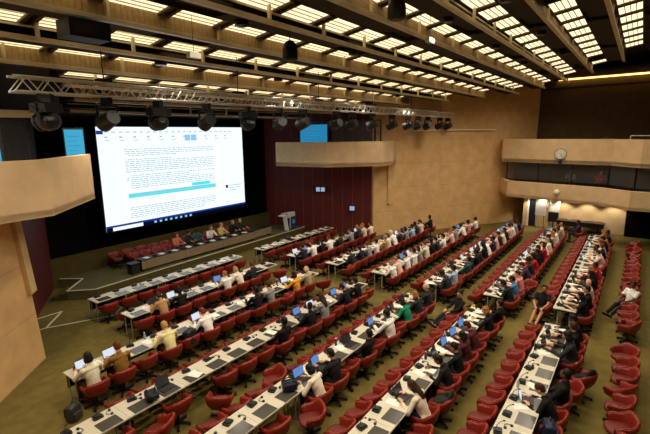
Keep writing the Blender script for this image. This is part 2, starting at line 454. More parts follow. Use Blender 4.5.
# glazing on upper gallery is open: only the rail
# small projection screens behind the balconies
M['cyan2'] = emit('small_projection_blue', '#2f95c8', .65)
def small_screen(name, p, q, z0, z1, lab, mm='cyan'):
    p, q = Vector(p), Vector(q); r = empty(name, ((p.x + q.x) / 2, (p.y + q.y) / 2, z0)); tag(r, lab, 'screen')
    d_ = (q - p); L = d_.length; r.rotation_euler = (0, 0, math.atan2(d_.y, d_.x))
    MB().b2(-L / 2, L / 2, -.01, .01, 0, z1 - z0).build('display', M[mm], r)
    b = MB()
    for k in range(7):
        zz = (z1 - z0) * (.85 - .1 * k); b.b2(-L * .38, L * (.1 + .3 * random.random()), -.016, -.011, zz, zz + .02)
    b.build('lettering', M['cyanink'], r)
    b = MB(); b.b2(-L / 2 - .03, L / 2 + .03, .012, .04, z1 - z0, z1 - z0 + .06).b2(-L / 2 - .03, L / 2 + .03, .012, .03, -.04, z1 - z0); b.build('frame', M['dark'], r)
    return r
small_screen('balcony_screen', (19.8, 16.0), (20.0, 14.25), 5.0, 6.74, 'small blue projection screen standing behind the centre balcony parapet', 'cyan2')
small_screen('balcony_screen', (6.40, 14.62), (6.95, 14.58), 5.0, 6.46, 'small pale blue projection screen behind the left balcony parapet')
for p, q, z0, z1, lab in (((3.95, 13.6), (4.32, 13.55), 5.55, 6.05, 'upright bluish monitor in the left glass booth'),):
    small_screen('booth_monitor', p, q, z0, z1, lab)
# objects in the left booth and on its parapet
b = MB(); b.b2(-.05, .05, -.05, .05, 0, .02).cyl((0, 0, .02), (0, 0, .28), .015).ell((0, 0, .33), (.09, .07, .06))
o = b.build('booth_desk_lamp', M['alu']); o.location = (4.9, 12.3, 5.71 - 1.2); o.location.z = 4.5
tag(o, 'small pale lamp on the left balcony beside the glass booth', 'lamp')
# wall monitors on the red wall
rn = Vector((-6.55, -2.5, 0)).normalized(); rd = math.atan2(6.55, -2.5)
def monitor(pos, w, h, lab, halves):
    r = empty('wall_monitor', Vector(pos) + rn * .14, rd + PI); tag(r, lab, 'monitor')
    MB().b2(-w / 2 - .04, w / 2 + .04, 0, .08, -h / 2 - .04, h / 2 + .04).build('housing', M['dark'], r)
    b = MB()
    for k in range(halves):
        ww = w / halves; b.b2(-w / 2 + k * ww + .03, -w / 2 + (k + 1) * ww - .03, -.012, -.002, -h / 2, h / 2)
        b.b2(-w / 2 + k * ww + .03, -w / 2 + (k + 1) * ww - .03, .082, .09, -h / 2, h / 2)
    b.build('display', M['tv'], r)
monitor((21.73, 16.0, 2.82), .62, .26, 'wide double display on the oxblood wall under the centre balcony', 2)
monitor((22.38, 14.08, 1.7), .36, .26, 'small single display low on the oxblood wall near the concrete corner', 1)
# pale rail on the diagonal wall
p, q = Vector((24.98, 11.43, 6.35)) + dn * .12, Vector((30.32, 7.95, 6.35)) + dn * .12
r = empty('wall_rail', (p + q) / 2); tag(r, 'long thin pale rail fixed high on the concrete wall', 'rail')
b = MB(); b.cyl(p - r.location, q - r.location, .035); b.build('tube', M['white'], r)
b = MB()
for k in range(6):
    c = p.lerp(q, (k + .3) / 5.6) - r.location; b.bar(c, c - dn * .12, .05, .05)
b.build('bracket', M['alu'], r)

# clock on the upper gallery front
def face_x(pts, y):
    for (x0, y0), (x1, y1) in zip(pts, pts[1:]):
        if min(y0, y1) <= y <= max(y0, y1): return x0 + (x1 - x0) * (y - y0) / (y1 - y0)
cx = face_x(UB, 3.85)
ck = empty('wall_clock', (cx - .04, 3.85, 4.87), PI + .16); tag(ck, 'round white clock on the upper gallery front', 'clock')
b = MB(); b.cyl((0.12, 0, 0), (-.02, 0, 0), .32, .32, 28); b.build('case', M['darkmetal'], ck)
b = MB(); b.cyl((.122, 0, 0), (.13, 0, 0), .298, .298, 28); b.build('clock_face', M['clock'], ck)
b = MB()
for k in range(12):
    t = k * PI / 6; c, s_ = math.cos(t), math.sin(t)
    b.bar((.134, .21 * s_, .21 * c), (.134, .27 * s_, .27 * c), .012, .03, up=(1, 0, 0))
b.build('hour_mark', M['dark'], ck)
b = MB(); b.bar((.138, -.02, .04), (.138, .06, -.13), .012, .035, up=(1, 0, 0)); b.build('hour_hand', M['dark'], ck)
b = MB(); b.bar((.142, -.03, .05), (.142, .13, -.17), .01, .022, up=(1, 0, 0)); b.build('minute_hand', M['dark'], ck)
o = empty('camera_bracket', (cx - .12, 3.82, 4.3)); tag(o, 'small dark camera on a bracket below the white clock', 'camera')
MB().b2(-.14, .05, -.05, .05, .02, .26).build('bracket', M['darkmetal'], o); MB().ell((-.16, 0, .1), (.1, .1, .1)).build('camera_body', M['dark'], o, True)
cx = face_x(LB, 3.75)
o = empty('dome_lamp', (cx - .09, 3.75, 2.68)); tag(o, 'small white dome lamp on the lower gallery front', 'lamp')
MB().cyl((.03, 0, 0), (-.06, 0, 0), .17, .16, 18).build('base', M['alu'], o); MB().ell((-.08, 0, 0), (.12, .15, .15), None, 16, 10).build('dome', M['clock'], o, True)
# gallery rail frame and bag on the parapet at the upper right
o = empty('gallery_rail', (28.9, .15, 4.5)); tag(o, 'pale metal rail frame standing behind the upper gallery parapet', 'rail')
b = MB(); b.tube([(0, .35, 0), (0, .35, 1.42), (0, -.55, 1.42), (0, -.55, 0)], .025, 8); b.build('tube', M['alu'], o)
o = empty('gallery_armchair', (30.0, 1.6, 4.5)); tag(o, 'dark empty seat behind the upper gallery parapet beside the rail', 'chair')
MB().ell((0, 0, .75), (.2, .5, .62), None, 14, 10).build('backrest', M['dark'], o, True); MB().b2(-.5, .1, -.42, .42, .02, .45).build('seat', M['dark'], o)
# black control box and red coats seen in the right booths
for i, (y, cc, z, lab) in enumerate(((1.7, '#8c1d1a', 2.3, 'person in red top standing inside the right glass booth'), (3.6, '#4a4038', 2.3, 'person in grey top standing inside the right glass booth'))):
    pass

# ------------------------------------------------------------------ under the right gallery
b = MB()
# pull-up presentation screens
def rollup(loc, w, h, z0, lab, tv=False):
    r = empty('presentation_board', loc, .05); tag(r, lab, 'board')
    MB().b2(-.02, .02, -w / 2, w / 2, z0, z0 + h).build('board', M['white'], r)
    b = MB()
    for s in (-1, 1): b.cyl((0, s * w * .35, 0), (0, s * w * .35, z0), .018).bar((-.25, s * w * .35, .02), (.25, s * w * .35, .02), .03, .04)
    b.build('stand', M['darkmetal'], r)
rollup((30.55, 4.85, 0), .62, 1.1, .85, 'tall white presentation board on a stand under the right gallery')
rollup((30.72, 4.1, 0), .62, .75, 1.15, 'white board panel above the television under the right gallery')
r = empty('television', (30.6, 4.1, 0), .04); tag(r, 'black television on a floor stand under the right gallery', 'television')
MB().b2(-.03, .03, -.3, .3, .5, 1.1).build('screen', M['dark'], r); MB().cyl((.05, 0, .03), (.05, 0, .6), .03).build('pole', M['darkmetal'], r); MB().b2(-.2, .25, -.28, .28, 0, .04).build('base', M['darkmetal'], r)
r = empty('side_table', (30.3, 2.55, 0)); tag(r, 'long dark table along the wall under the right gallery', 'table')
MB().b2(-.3, .3, -1.3, 1.3, .7, .74).build('table_top', M['dark'], r)
MB().b2(-.28, -.25, -1.25, 1.25, .45, .7).build('front_panel', M['panel'], r)
for sx in (-.24, .24):
    for sy in (-1.1, 0, 1.1): MB().cyl((sx, sy, 0), (sx, sy, .7), .02).build('leg', M['darkmetal'], r)

# lectern
r = empty('lectern', (20.0, 17.25, SH), .0); tag(r, 'white lectern with a blue front panel and pale emblem on the stage', 'lectern')
MB().prism([(-.28, -.22), (.3, -.22), (.3, .25), (-.28, .25)], 0, .04).build('base', M['dark'], r)
b = MB(); b.box((-.02, .05, 1.08), (.8, .45, .04), Euler((-.2, 0, 0)).to_matrix()); b.build('desk_top', M['white'], r)
b = MB(); b.b2(-.36, .34, -.25, -.21, .84, 1.12); b.build('upper_front_panel', M['white'], r)
b = MB(); b.bar((-.26, -.05, .03), (-.34, .02, 1.02), .3, .05, up=(1, 0, 0)); b.build('side_panel', M['white'], r)
b = MB(); b.bar((.28, .0, .03), (.3, .0, 1.02), .3, .05, up=(1, 0, 0)); b.build('side_panel', M['white'], r)
b = MB(); b.b2(-.08, .38, -.27, -.23, .04, .86); b.build('front_panel', M['blue'], r)
b = MB(); b.cyl((.15, -.268, .56), (.15, -.275, .56), .14, .14, 24); b.build('emblem', M['emblem'], r)
b = MB(); b.b2(-.75, -.36, -.15, .2, .96, 1.0); b.build('side_tray', M['white'], r)
b = MB(); b.cyl((0, .05, 1.1), (0, -.02, 1.4), .008).ell((0, -.025, 1.42), (.02, .02, .035)); b.build('microphone', M['dark'], r)

# ------------------------------------------------------------------ furniture prototypes
def mk_chair_meshes():
    N = 22; rows = []
    lv = [(.30, 0), (.42, .02), (.60, .5), (.94, .97), (1.0, 1.0)]
    def pt(t, f, h, off):
        a, bb = .268 + .035 * f - off, .255 + .035 * f - off
        sx, sy = math.sin(t), -math.cos(t)
        return Vector((a * math.copysign(abs(sx) ** .62, sx), bb * math.copysign(abs(sy) ** .62, sy), h))
    ring = []
    for i in range(N + 1):
        t = math.radians(-122 + 244 * i / N); at = abs(math.degrees(t))
        s = min(1, max(0, (at - 38) / 55)); s = s * s * (3 - 2 * s); top = .695 * (1 - s) + .585 * s
        if at > 105: top -= .05 * (at - 105) / 17
        low = .355
        sec = [pt(t, -.4, low, .04), pt(t, .0, low + .1, 0), pt(t, .6, low + (top - low) * .6, 0), pt(t, 1, top - .02, 0), pt(t, 1, top, .018), pt(t, .95, top, .042), pt(t, .8, top - .03, .058), pt(t, .2, low + .08, .062), pt(t, -.2, low, .07)]
        ring.append(sec)
    K = len(ring[0]); vs = [v for s in ring for v in s]; fs = []
    for i in range(N):
        for j in range(K): fs.append((i * K + j, i * K + (j + 1) % K, (i + 1) * K + (j + 1) % K, (i + 1) * K + j))
    fs += [tuple(range(K)), tuple(N * K + j for j in range(K))[::-1]]
    shell = MB().add(vs, fs)
    pip = MB()
    tops = [s[4].lerp(s[5], .5) + Vector((0, 0, .006)) for s in ring]
    pip.tube(tops, .012, 5)
    seat = MB(); nn = 20; prof = [(.86, .34), (.97, .36), (1.0, .39), (.96, .425), (.80, .44)]
    vs = []; fs = []
    for sc, z in prof:
        for i in range(nn):
            t = 2 * PI * i / nn; c, s_ = math.cos(t), math.sin(t)
            vs.append(Vector((.235 * sc * math.copysign(abs(c) ** .7, c), .03 + .25 * sc * math.copysign(abs(s_) ** .7, s_), z)))
    for j in range(len(prof) - 1):
        for i in range(nn): fs.append((j * nn + i, j * nn + (i + 1) % nn, (j + 1) * nn + (i + 1) % nn, (j + 1) * nn + i))
    fs += [tuple(range(nn))[::-1], tuple(range((len(prof) - 1) * nn, len(prof) * nn))]
    seat.add(vs, fs)
    colm = MB(); colm.cyl((0, 0, .07), (0, 0, .35), .03, .035, 10).cyl((0, 0, .30), (0, 0, .35), .08, .14, 12)
    base = MB()
    for k in range(5):
        t = 2 * PI * k / 5 + .3; base.bar((0, 0, .075), (.27 * math.cos(t), .27 * math.sin(t), .045), .05, .035)
        base.cyl((.25 * math.cos(t), .25 * math.sin(t), 0), (.25 * math.cos(t), .25 * math.sin(t), .045), .025, .025, 8)
    base.cyl((0, 0, .03), (0, 0, .1), .055, .045, 10)
    return shell, pip, seat, colm, base
CH = mk_chair_meshes()
def mk_chair():
    r = empty('tub_chair')
    a = CH[0].build('tub_shell', M['leather'], r, True); a.data.set_sharp_from_angle(angle=math.radians(60))
    CH[1].build('piping', M['piping'], a, True)
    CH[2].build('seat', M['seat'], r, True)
    CH[3].build('column', M['darkmetal'], r); CH[4].build('base', M['darkmetal'], r)
    return r
PCH = Proto(mk_chair)

DESK_D = .64
def mk_desk(n):
    L = .67 * n - .006; r = empty('delegate_desk')
    MB().b2(-L / 2, L / 2, -DESK_D, 0, .71, .74).build('desk_top', M['white_top'], r)
    MB().b2(-L / 2 + .04, L / 2 - .04, -.09, -.07, .34, .71).build('modesty_panel', M['panel'], r)
    MB().b2(-L / 2 + .02, L / 2 - .02, -.5, -.1, .66, .705).build('cable_tray', M['panel'], r)
    for sx in (-1, 1):
        for y in (-.14, -.48): MB().cyl((sx * (L / 2 - .06), y, 0), (sx * (L / 2 - .06), y, .68), .017, .017, 8).build('leg', M['legmetal'], r)
    for k in range(n):
        x = -L / 2 + .335 + .67 * k
        MB().b2(x - .215, x + .215, -DESK_D + .015, -DESK_D + .34, .7385, .744).build('desk_pad', M['pad'], r)
    return r
PD = {1: Proto(lambda: mk_desk(1)), 2: Proto(lambda: mk_desk(2))}

def mk_mic():
    r = empty('microphone_console')
    b = MB(); b.prism([(-.09, -.08), (.09, -.08), (.10, -.02), (.075, .08), (-.075, .08), (-.10, -.02)], 0, .04); b.prism([(-.06, -.06), (.06, -.06), (.066, 0), (.05, .06), (-.05, .06), (-.066, 0)], .04, .065)
    b.build('console', M['dark'], r)
    b = MB(); b.tube([(0, .03, .06), (0, .02, .14), (0, -.03, .21), (0, -.09, .25)], .006, 6); b.build('gooseneck', M['dark'], r)
    MB().ell((0, -.1, .255), (.014, .025, .016), None, 8, 6).build('microphone_head', M['dark'], r, True)
    return r
PM = Proto(mk_mic)
def mk_headset():
    b = MB(); pts = [(.075 * math.cos(t), .075 * math.sin(t) * 1.1, .012) for t in [PI * (.0 + k / 10 * 1.0) for k in range(11)]]
    b.tube(pts, .006, 6); b.cyl((.075, 0, 0), (.075, 0, .03), .03, .026, 10).cyl((-.075, 0, 0), (-.075, 0, .03), .03, .026, 10)
    return b.build('headset', M['dark'])
PHS = Proto(mk_headset)
def mk_laptop(kind):
    r = empty('laptop')
    MB().b2(-.165, .165, -.115, .115, 0, .016).build('keyboard_base', M['dark'] if kind != 'silver' else M['alu'], r)
    R_ = Euler((-.32, 0, 0)).to_matrix(); c = Vector((0, .115 + .036, .016 + .105))
    lid = MB().box(c, (.33, .008, .22), R_).build('lid', M['dark'] if kind != 'silver' else M['alu'], r)
    f = R_ @ Vector((0, -.006, 0))
    MB().box(c + f, (.305, .004, .19), R_).build('display', {'blue': M['lapscreen'], 'white': M['lapwhite'], 'dark': M['lens'], 'silver': M['lapwhite']}[kind], lid)
    return r
PLT = {k: Proto(lambda k=k: mk_laptop(k)) for k in ('blue', 'white', 'dark', 'silver')}
def mk_paper(n):
    b = MB(); rr = random.Random(n)
    for k in range(n):
        b.box((rr.uniform(-.03, .03), rr.uniform(-.02, .02), .0015 + .003 * k), (.21, .297, .003), Euler((0, 0, rr.uniform(-.3, .3))).to_matrix())
    return b.build('paper_sheets', M['paper'])
PPA = {k: Proto(lambda k=k: mk_paper(k)) for k in (1, 3, 5)}
def remesh(mb, name, mats, voxel, smooth_it=4):
    me = mb.mesh(name, mats); o = bpy.data.objects.new(name, me); COL.objects.link(o)
    a = o.modifiers.new('r', 'REMESH'); a.mode = 'VOXEL'; a.voxel_size = voxel; a.use_smooth_shade = True
    s = o.modifiers.new('s', 'SMOOTH'); s.iterations = smooth_it; s.factor = .5
    bpy.context.view_layer.update(); dg = bpy.context.evaluated_depsgraph_get()
    out = bpy.data.meshes.new_from_object(o.evaluated_get(dg)); out.name = name
    bpy.data.objects.remove(o); bpy.data.meshes.remove(me)
    if not out.materials:
        for m_ in (mats if isinstance(mats, list) else [mats]): out.materials.append(m_)
    return out

def mk_bag():
    r = empty('backpack')
    B = MB(); B.b2(-.15, .15, -.09, .09, .02, .36).ell((0, 0, .34), (.14, .085, .08))
    me = remesh(B, 'body', M['prop'], .02, 8); o = bpy.data.objects.new('body', me); COL.objects.link(o); child(o, r)
    B = MB(); B.b2(-.11, .11, -.15, -.06, .05, .22)
    me = remesh(B, 'pocket', M['prop'], .018, 5); o = bpy.data.objects.new('pocket', me); COL.objects.link(o); child(o, r)
    MB().tube([(-.04, .0, .40), (-.03, 0, .45), (.03, 0, .45), (.04, 0, .40)], .01).build('handle', M['dark'], r)
    for s_ in (-1, 1): MB().tube([(s_ * .08, .08, .36), (s_ * .09, .15, .28), (s_ * .10, .14, .12), (s_ * .11, .08, .05)], .016).build('strap', M['dark'], r)
    return r
PBG = Proto(mk_bag)
def mk_jacket():
    B = MB(); B.ell((0, .02, .08), (.2, .2, .07)).ell((0, -.17, .2), (.21, .06, .2)).cap((.17, -.1, .2), (.24, .12, .07), .05, .05).cap((-.17, -.1, .2), (-.2, .16, .07), .055, .05).ell((.03, -.16, .33), (.12, .06, .06))
    me = remesh(B, 'folded_jacket', M['cloth'], .02, 3); o = bpy.data.objects.new('folded_jacket', me); COL.objects.link(o); return o
PJK = Proto(mk_jacket)
def mk_bottle():
    r = empty('water_bottle')
    MB().lathe([(.03, 0), (.033, .02), (.033, .13), (.013, .17), (.013, .19)], n=12).build('body', M['prop'], r, True)
    MB().cyl((0, 0, .19), (0, 0, .21), .015, .015, 10).build('cap', M['paper'], r)
    return r
PBT = Proto(mk_bottle)

# ------------------------------------------------------------------ people
def ik(S, W, l1, l2, pole):
    S, W = Vector(S), Vector(W); d = W - S; L = min(d.length, l1 + l2 - .005); d.normalize()
    a = (l1 * l1 - l2 * l2 + L * L) / (2 * L); h = math.sqrt(max(0, l1 * l1 - a * a))
    p = Vector(pole); p = (p - d * p.dot(d)).normalized()
    return S + d * a + p * h, S + d * L

POSES = {
 #            lean  hpitch hyaw   right wrist        left wrist        rad legs
 'typing':   (.16, .42, 0.0, (.15, .40, .79), (-.15, .40, .79), 'desk'),
 'upright':  (.04, .10, .25, (.16, .36, .78), (-.14, .37, .78), 'desk'),
 'leanback': (-.16, .02, -.2, (.14, .24, .60), (-.12, .26, .60), 'desk'),
 'writing':  (.36, .62, .1, (.17, .44, .78), (-.20, .36, .78), 'desk'),
 'chin':     (.20, .22, .5, (.06, .27, 1.02), (-.2, .36, .78), 'desk'),
 'turned':   (.10, .12, -.9, (.16, .38, .78), (-.22, .34, .78), 'desk'),
 'legsout':  (-.18, .30, .3, (.12, .28, .66), (-.12, .3, .66), 'out'),
}
POSE_CACHE = {}
def pose_geo(pn):
    if pn in POSE_CACHE: return POSE_CACHE[pn]
    lean, hp, hy_, wr, wl, legs = POSES[pn]
    hip = Vector((0, -.06, .51))
    Rl = Euler((-lean, 0, 0)).to_matrix()
    def T(x, y, z): return hip + Rl @ Vector((x, y, z))
    chest = T(0, .0, .30); neck = T(0, .0, .50); 
    Rh = Rl.lerp(Matrix.Identity(3), .6) @ Euler((-hp * .8, 0, 0)).to_matrix()
    Rh = Euler((0, 0, hy_)).to_matrix() @ Rh
    head = T(0, .015, .58) + Rh @ Vector((0, .02, .10))
    sh = {1: T(.185, 0, .43), -1: T(-.185, 0, .43)}
    arms = {}
    for s, w in ((1, wr), (-1, wl)):
        e, w2 = ik(sh[s], w, .29, .26, (s * .7, -.25, -.8)); arms[s] = (sh[s], e, w2)
    kn, an = {}, {}
    for s in (1, -1):
        if legs == 'out':
            kn[s] = Vector((s * .10, .38, .52)); an[s] = Vector((s * .08 + .05, .74, .22))
        else:
            kn[s] = Vector((s * .12, .37, .52)); an[s] = Vector((s * .12, .36, .10))
    # body: one surface of head, neck, trunk, arms, hands and legs
    B = MB()
    B.ell(hip, (.155, .115, .11)); B.cap(T(0, 0, .04), T(0, .0, .22), .115, .12); B.ell(T(0, 0, .3), (.155, .105, .17), Rl)
    B.ell(T(0, -.01, .42), (.17, .08, .075), Rl)
    B.cap(T(0, 0, .45), T(0, .012, .58), .058, .052)
    B.ell(head, (.076, .095, .112), Rh, 16, 12); B.ell(head + Rh @ Vector((0, .03, -.055)), (.058, .065, .06), Rh)
    B.cap(head + Rh @ Vector((0, .092, .012)), head + Rh @ Vector((0, .112, -.022)), .010, .016, 8)     # nose
    B.ell(head + Rh @ Vector((0, .08, .035)), (.05, .018, .012), Rh)                                     # brow
    B.ell(head + Rh @ Vector((0, .085, -.055)), (.026, .014, .011), Rh)                                  # mouth
    for s in (1, -1): B.ell(head + Rh @ Vector((s * .076, -.005, -.008)), (.012, .022, .032), Rh)        # ears
    for s in (1, -1):
        S, E, W = arms[s]
        B.cap(S, E, .05, .04); B.cap(E, W, .04, .027)
        f = (W - E).normalized(); f = (f + Vector((0, 0, -.15))).normalized()
        side = f.cross(Vector((0, 0, 1))).normalized(); upv = side.cross(f)
        Mx = Matrix((side, f, upv)).transposed()
        B.ell(W + f * .05, (.042, .055, .017), Mx)
        for k, (o_, l_) in enumerate(((-.031, .065), (-.011, .075), (.010, .07), (.029, .055))):
            a0 = W + f * .085 + side * o_; a1 = a0 + f * l_ * .55 - upv * .006; a2 = a1 + f * l_ * .4 - upv * .025
            B.cap(a0, a1, .0095, .009, 7); B.cap(a1, a2, .009, .008, 7)
        th0 = W + f * .035 - side * s * .035; th1 = th0 + f * .035 - side * s * .028 - upv * .008
        B.cap(th0, th1, .012, .0105, 7); B.cap(th1, th1 + f * .03 - upv * .008, .0105, .009, 7)
        B.cap(hip + Vector((s * .085, .03, .0)), kn[s], .085, .058); B.cap(kn[s], an[s], .055, .038)
        fd = Vector((0, 1, 0)) if legs != 'out' else Vector((.1, .8, .6)).normalized()
        B.cap(an[s] + Vector((0, 0, -.05)), an[s] + fd * .13 + Vector((0, 0, -.06)), .04, .03)
    body = remesh(B, 'person_body', [M['skin'], M['eye'], M['lip']], .011, 3)
    eyes = [head + Rh @ Vector((s * .031, .087, .012)) for s in (1, -1)]; mouth = head + Rh @ Vector((0, .1, -.055))
    for p in body.polygons:
        if any((p.center - e).length < .014 for e in eyes): p.material_index = 1
        elif (p.center - mouth).length < .018: p.material_index = 2
    # shirt / jacket
    def top(sl):
        C = MB(); C.ell(hip + Vector((0, 0, .03)), (.172, .132, .10)); C.cap(T(0, 0, .05), T(0, 0, .22), .135, .14); C.ell(T(0, 0, .3), (.178, .125, .17), Rl)
        C.ell(T(0, -.01, .425), (.19, .095, .075), Rl); C.cap(T(0, 0, .46), T(0, .004, .515), .085, .066)
        for s in (1, -1):
            S, E, W = arms[s]; C.ell(S, (.07, .07, .07))
            if sl == 'long': C.cap(S, E, .064, .055); C.cyl(E, E.lerp(W, .95), .055, .041, 12); C.ell(E, (.055,) * 3)
            else: C.cyl(S, S.lerp(E, .72), .064, .062, 12)
        return remesh(C, 'shirt', M['cloth'], .016, 3)
    tr_ = MB(); tr_.ell(hip, (.172, .13, .115))
    for s in (1, -1): tr_.cap(hip + Vector((s * .085, .02, 0)), kn[s], .097, .072); tr_.cyl(kn[s], kn[s].lerp(an[s], .93), .070, .056, 12)
    tr_m = remesh(tr_, 'trousers', M['cloth'], .016, 3)
    sk = MB(); sk.ell(hip, (.175, .135, .115))
    for s in (1, -1): sk.cyl(hip + Vector((s * .07, 0, 0)), kn[s] - Vector((s * .02, .02, -.01)), .115, .095, 12)
    sk_m = remesh(sk, 'skirt', M['cloth'], .018, 3)
    so_m = []
    for s in (1, -1):
        so = MB(); fd = Vector((0, 1, 0)) if legs != 'out' else Vector((.1, .8, .6)).normalized()
        so.cap(an[s] + Vector((0, -.02, -.052)), an[s] + fd * .14 + Vector((0, 0, -.06)), .048, .038)
        q_ = remesh(so, 'shoe', M['cloth'], .015, 2); so_m.append(q_)
        for v in q_.vertices: v.co.z = max(v.co.z, 0.001)
    for v in body.vertices: v.co.z = max(v.co.z, 0.012)
    Mh = Matrix.Translation(head) @ Rh.to_4x4()
    POSE_CACHE[pn] = dict(body=body, long=top('long'), short=top('short'), trousers=tr_m, skirt=sk_m, shoes=so_m, Mh=Mh)
    return POSE_CACHE[pn]
HAIR = {}
def hair(style):
    if style in HAIR: return HAIR[style]
    C = MB()
    if style in ('short', 'long', 'bob', 'bun'):
        C.ell((0, -.018, .03), (.086, .098, .098), None, 16, 10)
        C.ell((0, -.045, -.02), (.080, .068, .075), None, 14, 8)
    if style == 'bob':
        C.ell((0, -.04, -.055), (.095, .075, .09)); [C.ell((s * .07, 0, -.06), (.026, .05, .075)) for s in (1, -1)]
    if style == 'long':
        C.ell((0, -.055, -.08), (.092, .06, .12)); C.ell((0, -.085, -.20), (.085, .045, .15)); [C.ell((s * .068, -.01, -.06), (.026, .045, .09)) for s in (1, -1)]
    if style == 'bun': C.ell((0, -.125, .05), (.045, .045, .045))
    if style == 'fringe':
        C.ell((0, -.05, -.03), (.083, .062, .045)); [C.ell((s * .074, -.01, .0), (.014, .035, .035)) for s in (1, -1)]
    if style == 'scarf':
        C.ell((0, -.02, .02), (.092, .102, .11)); C.ell((0, -.03, -.09), (.085, .085, .09)); C.ell((0, -.03, -.15), (.12, .10, .06))
    me = remesh(C, 'hair', M['hair'], .012, 2)
    # clear the face so that the features stay visible
    for v in me.vertices:
        if v.co.y > .045 and v.co.z < .06: v.co.y = .045 + (v.co.y - .045) * .15
    HAIR[style] = me
    return me

SKIN = {'l': lin('#e0ac8a'), 'm': lin('#c48a63'), 'd': lin('#6b4430'), 'b': lin('#9a6646')}
HC = {'k': lin('#120e0c'), 'n': lin('#3a2214'), 'r': lin('#6b2f1a'), 'o': lin('#a5652f'), 'g': lin('#8f8880'), 'w': lin('#cfcac0'), 'y': lin('#b58c52')}
HN = {'k': 'black', 'n': 'dark brown', 'r': 'reddish', 'o': 'light brown', 'g': 'grey', 'w': 'white', 'y': 'blond'}
CL = {'black': '#141316', 'navy': '#1b2136', 'grey': '#8f8d8c', 'charcoal': '#2b2a2d', 'white': '#f4f1ec', 'cream': '#eadfc4', 'yellow': '#d9c56d', 'paleyellow': '#e6dc9a', 'orange': '#e09a25', 'green': '#16825c', 'blue': '#4d87b0', 'lightblue': '#a9c4dc', 'pink': '#dd8f88', 'palepink': '#e6bfb0', 'red': '#c9202b', 'mustard': '#8d6427', 'tan': '#b58a5e', 'purple': '#3d2942', 'maroon': '#4a1c1f', 'salmon': '#d9785a', 'teal': '#2f5a58', 'brown': '#4a3222', 'beige': '#b7a382'}
CNAME = {'paleyellow': 'pale yellow', 'lightblue': 'light blue', 'palepink': 'pale pink'}
def person(loc, rz, shirt, hs, hc, skin, pose, label, sleeves='long', bottom='trousers', bcol='charcoal', sc=1., group='delegates'):
    g = pose_geo(pose)
    r = bpy.data.objects.new('person', g['body']); COL.objects.link(r); r.location = loc; r.rotation_euler = (0, 0, rz); r.scale = (sc,) * 3
    r.color = SKIN[skin]; tag(r, label, 'person', group)
    def kid(name, me, col):
        o = bpy.data.objects.new(name, me); COL.objects.link(o); o.parent = r; o.color = col; return o
    kid('shirt', g[sleeves], lin(CL[shirt])); kid(bottom, g[bottom], lin(CL[bcol])); [kid('shoe', q_, lin('#15120f')) for q_ in g['shoes']]
    if hs != 'bald': o = kid('hair' if hs != 'scarf' else 'headscarf', hair(hs), HC[hc] if hs != 'scarf' else lin('#23252b')); o.matrix_local = g['Mh']
    return r

# ------------------------------------------------------------------ rows of desks
# name: far edge of the desk top, seats this side of the cross aisle, seats beyond it
ROWS = {'A': (1.74, 11, 18), 'B': (3.90, 14, 19), 'C': (6.10, 16, 19), 'D': (8.35, 17, 17), 'E': (10.62, 14, 15), 'F': (12.83, 10, 10), 'G': (14.97, 10, 9)}
RN = {'G': 'front row', 'F': 'second row', 'E': 'third row', 'D': 'fourth row', 'C': 'fifth row', 'B': 'sixth row', 'A': 'rearmost row'}
SIDE = {'n': 'before', 'f': 'beyond'}
def sx(seg, i): return 13.33 - .335 - .67 * (i - 1) if seg == 'n' else 14.65 + .335 + .67 * (i - 1)
for r_, (y, nn, nf) in ROWS.items():
    for seg, cnt in (('n', nn), ('f', nf)):
        i = 1; u = 0
        while i <= cnt:
            k = 2 if i + 1 <= cnt else 1; u += 1
            xs = [sx(seg, i + j) for j in range(k)]
            o = put(PD[k].get(), (sum(xs) / k, y, 0))
            tag(o, 'cream-topped desk with grey pads, %s %s the cross aisle in the %s' % (ORD[u], SIDE[seg], RN[r_]), 'desk', 'delegate desks')
            i += k

# people: row segment seat, shirt, hair style, hair colour, skin, pose, sleeves
P = {}
def pp(key, shirt, hs='short', hc='k', skin='m', pose='typing', **kw): P[key] = (shirt, hs, hc, skin, pose, kw)
pp('An1', 'black', 'short', 'k', 'd', 'typing'); pp('An2', 'black', 'short', 'n', 'm', 'turned'); pp('An3', 'charcoal', 'bob', 'k', 'm', 'typing')
pp('An6', 'black', 'short', 'k', 'd', 'leanback'); pp('An7', 'black', 'short', 'n', 'l', 'writing')
pp('Af1', 'black', 'bob', 'k', 'l', 'typing', sleeves='short'); pp('Af2', 'black', 'short', 'k', 'm', 'upright'); pp('Af3', 'palepink', 'bald', 'k', 'l', 'turned'); pp('Af4', 'black', 'short', 'k', 'd', 'writing'); pp('Af5', 'black', 'long', 'k', 'm', 'typing'); pp('Af6', 'black', 'bob', 'o', 'l', 'typing'); pp('Af7', 'red', 'short', 'k', 'd', 'upright')
pp('Af10', 'palepink', 'short', 'n', 'l', 'typing'); pp('Af11', 'white', 'short', 'k', 'm', 'writing'); pp('Af12', 'navy', 'short', 'r', 'l', 'turned'); pp('Af13', 'cream', 'long', 'r', 'l', 'typing'); pp('Af14', 'black', 'short', 'k', 'm', 'typing'); pp('Af15', 'tan', 'bob', 'o', 'l', 'chin'); pp('Af17', 'purple', 'short', 'k', 'd', 'upright')
pp('Bn1', 'black', 'short', 'k', 'm', 'leanback'); pp('Bn2', 'black', 'bob', 'o', 'l', 'typing'); pp('Bn4', 'maroon', 'short', 'n', 'm', 'writing'); pp('Bn5', 'maroon', 'bob', 'k', 'd', 'typing'); pp('Bn6', 'black', 'short', 'k', 'm', 'typing'); pp('Bn7', 'black', 'short', 'k', 'd', 'writing'); pp('Bn9', 'cream', 'long', 'n', 'l', 'writing')
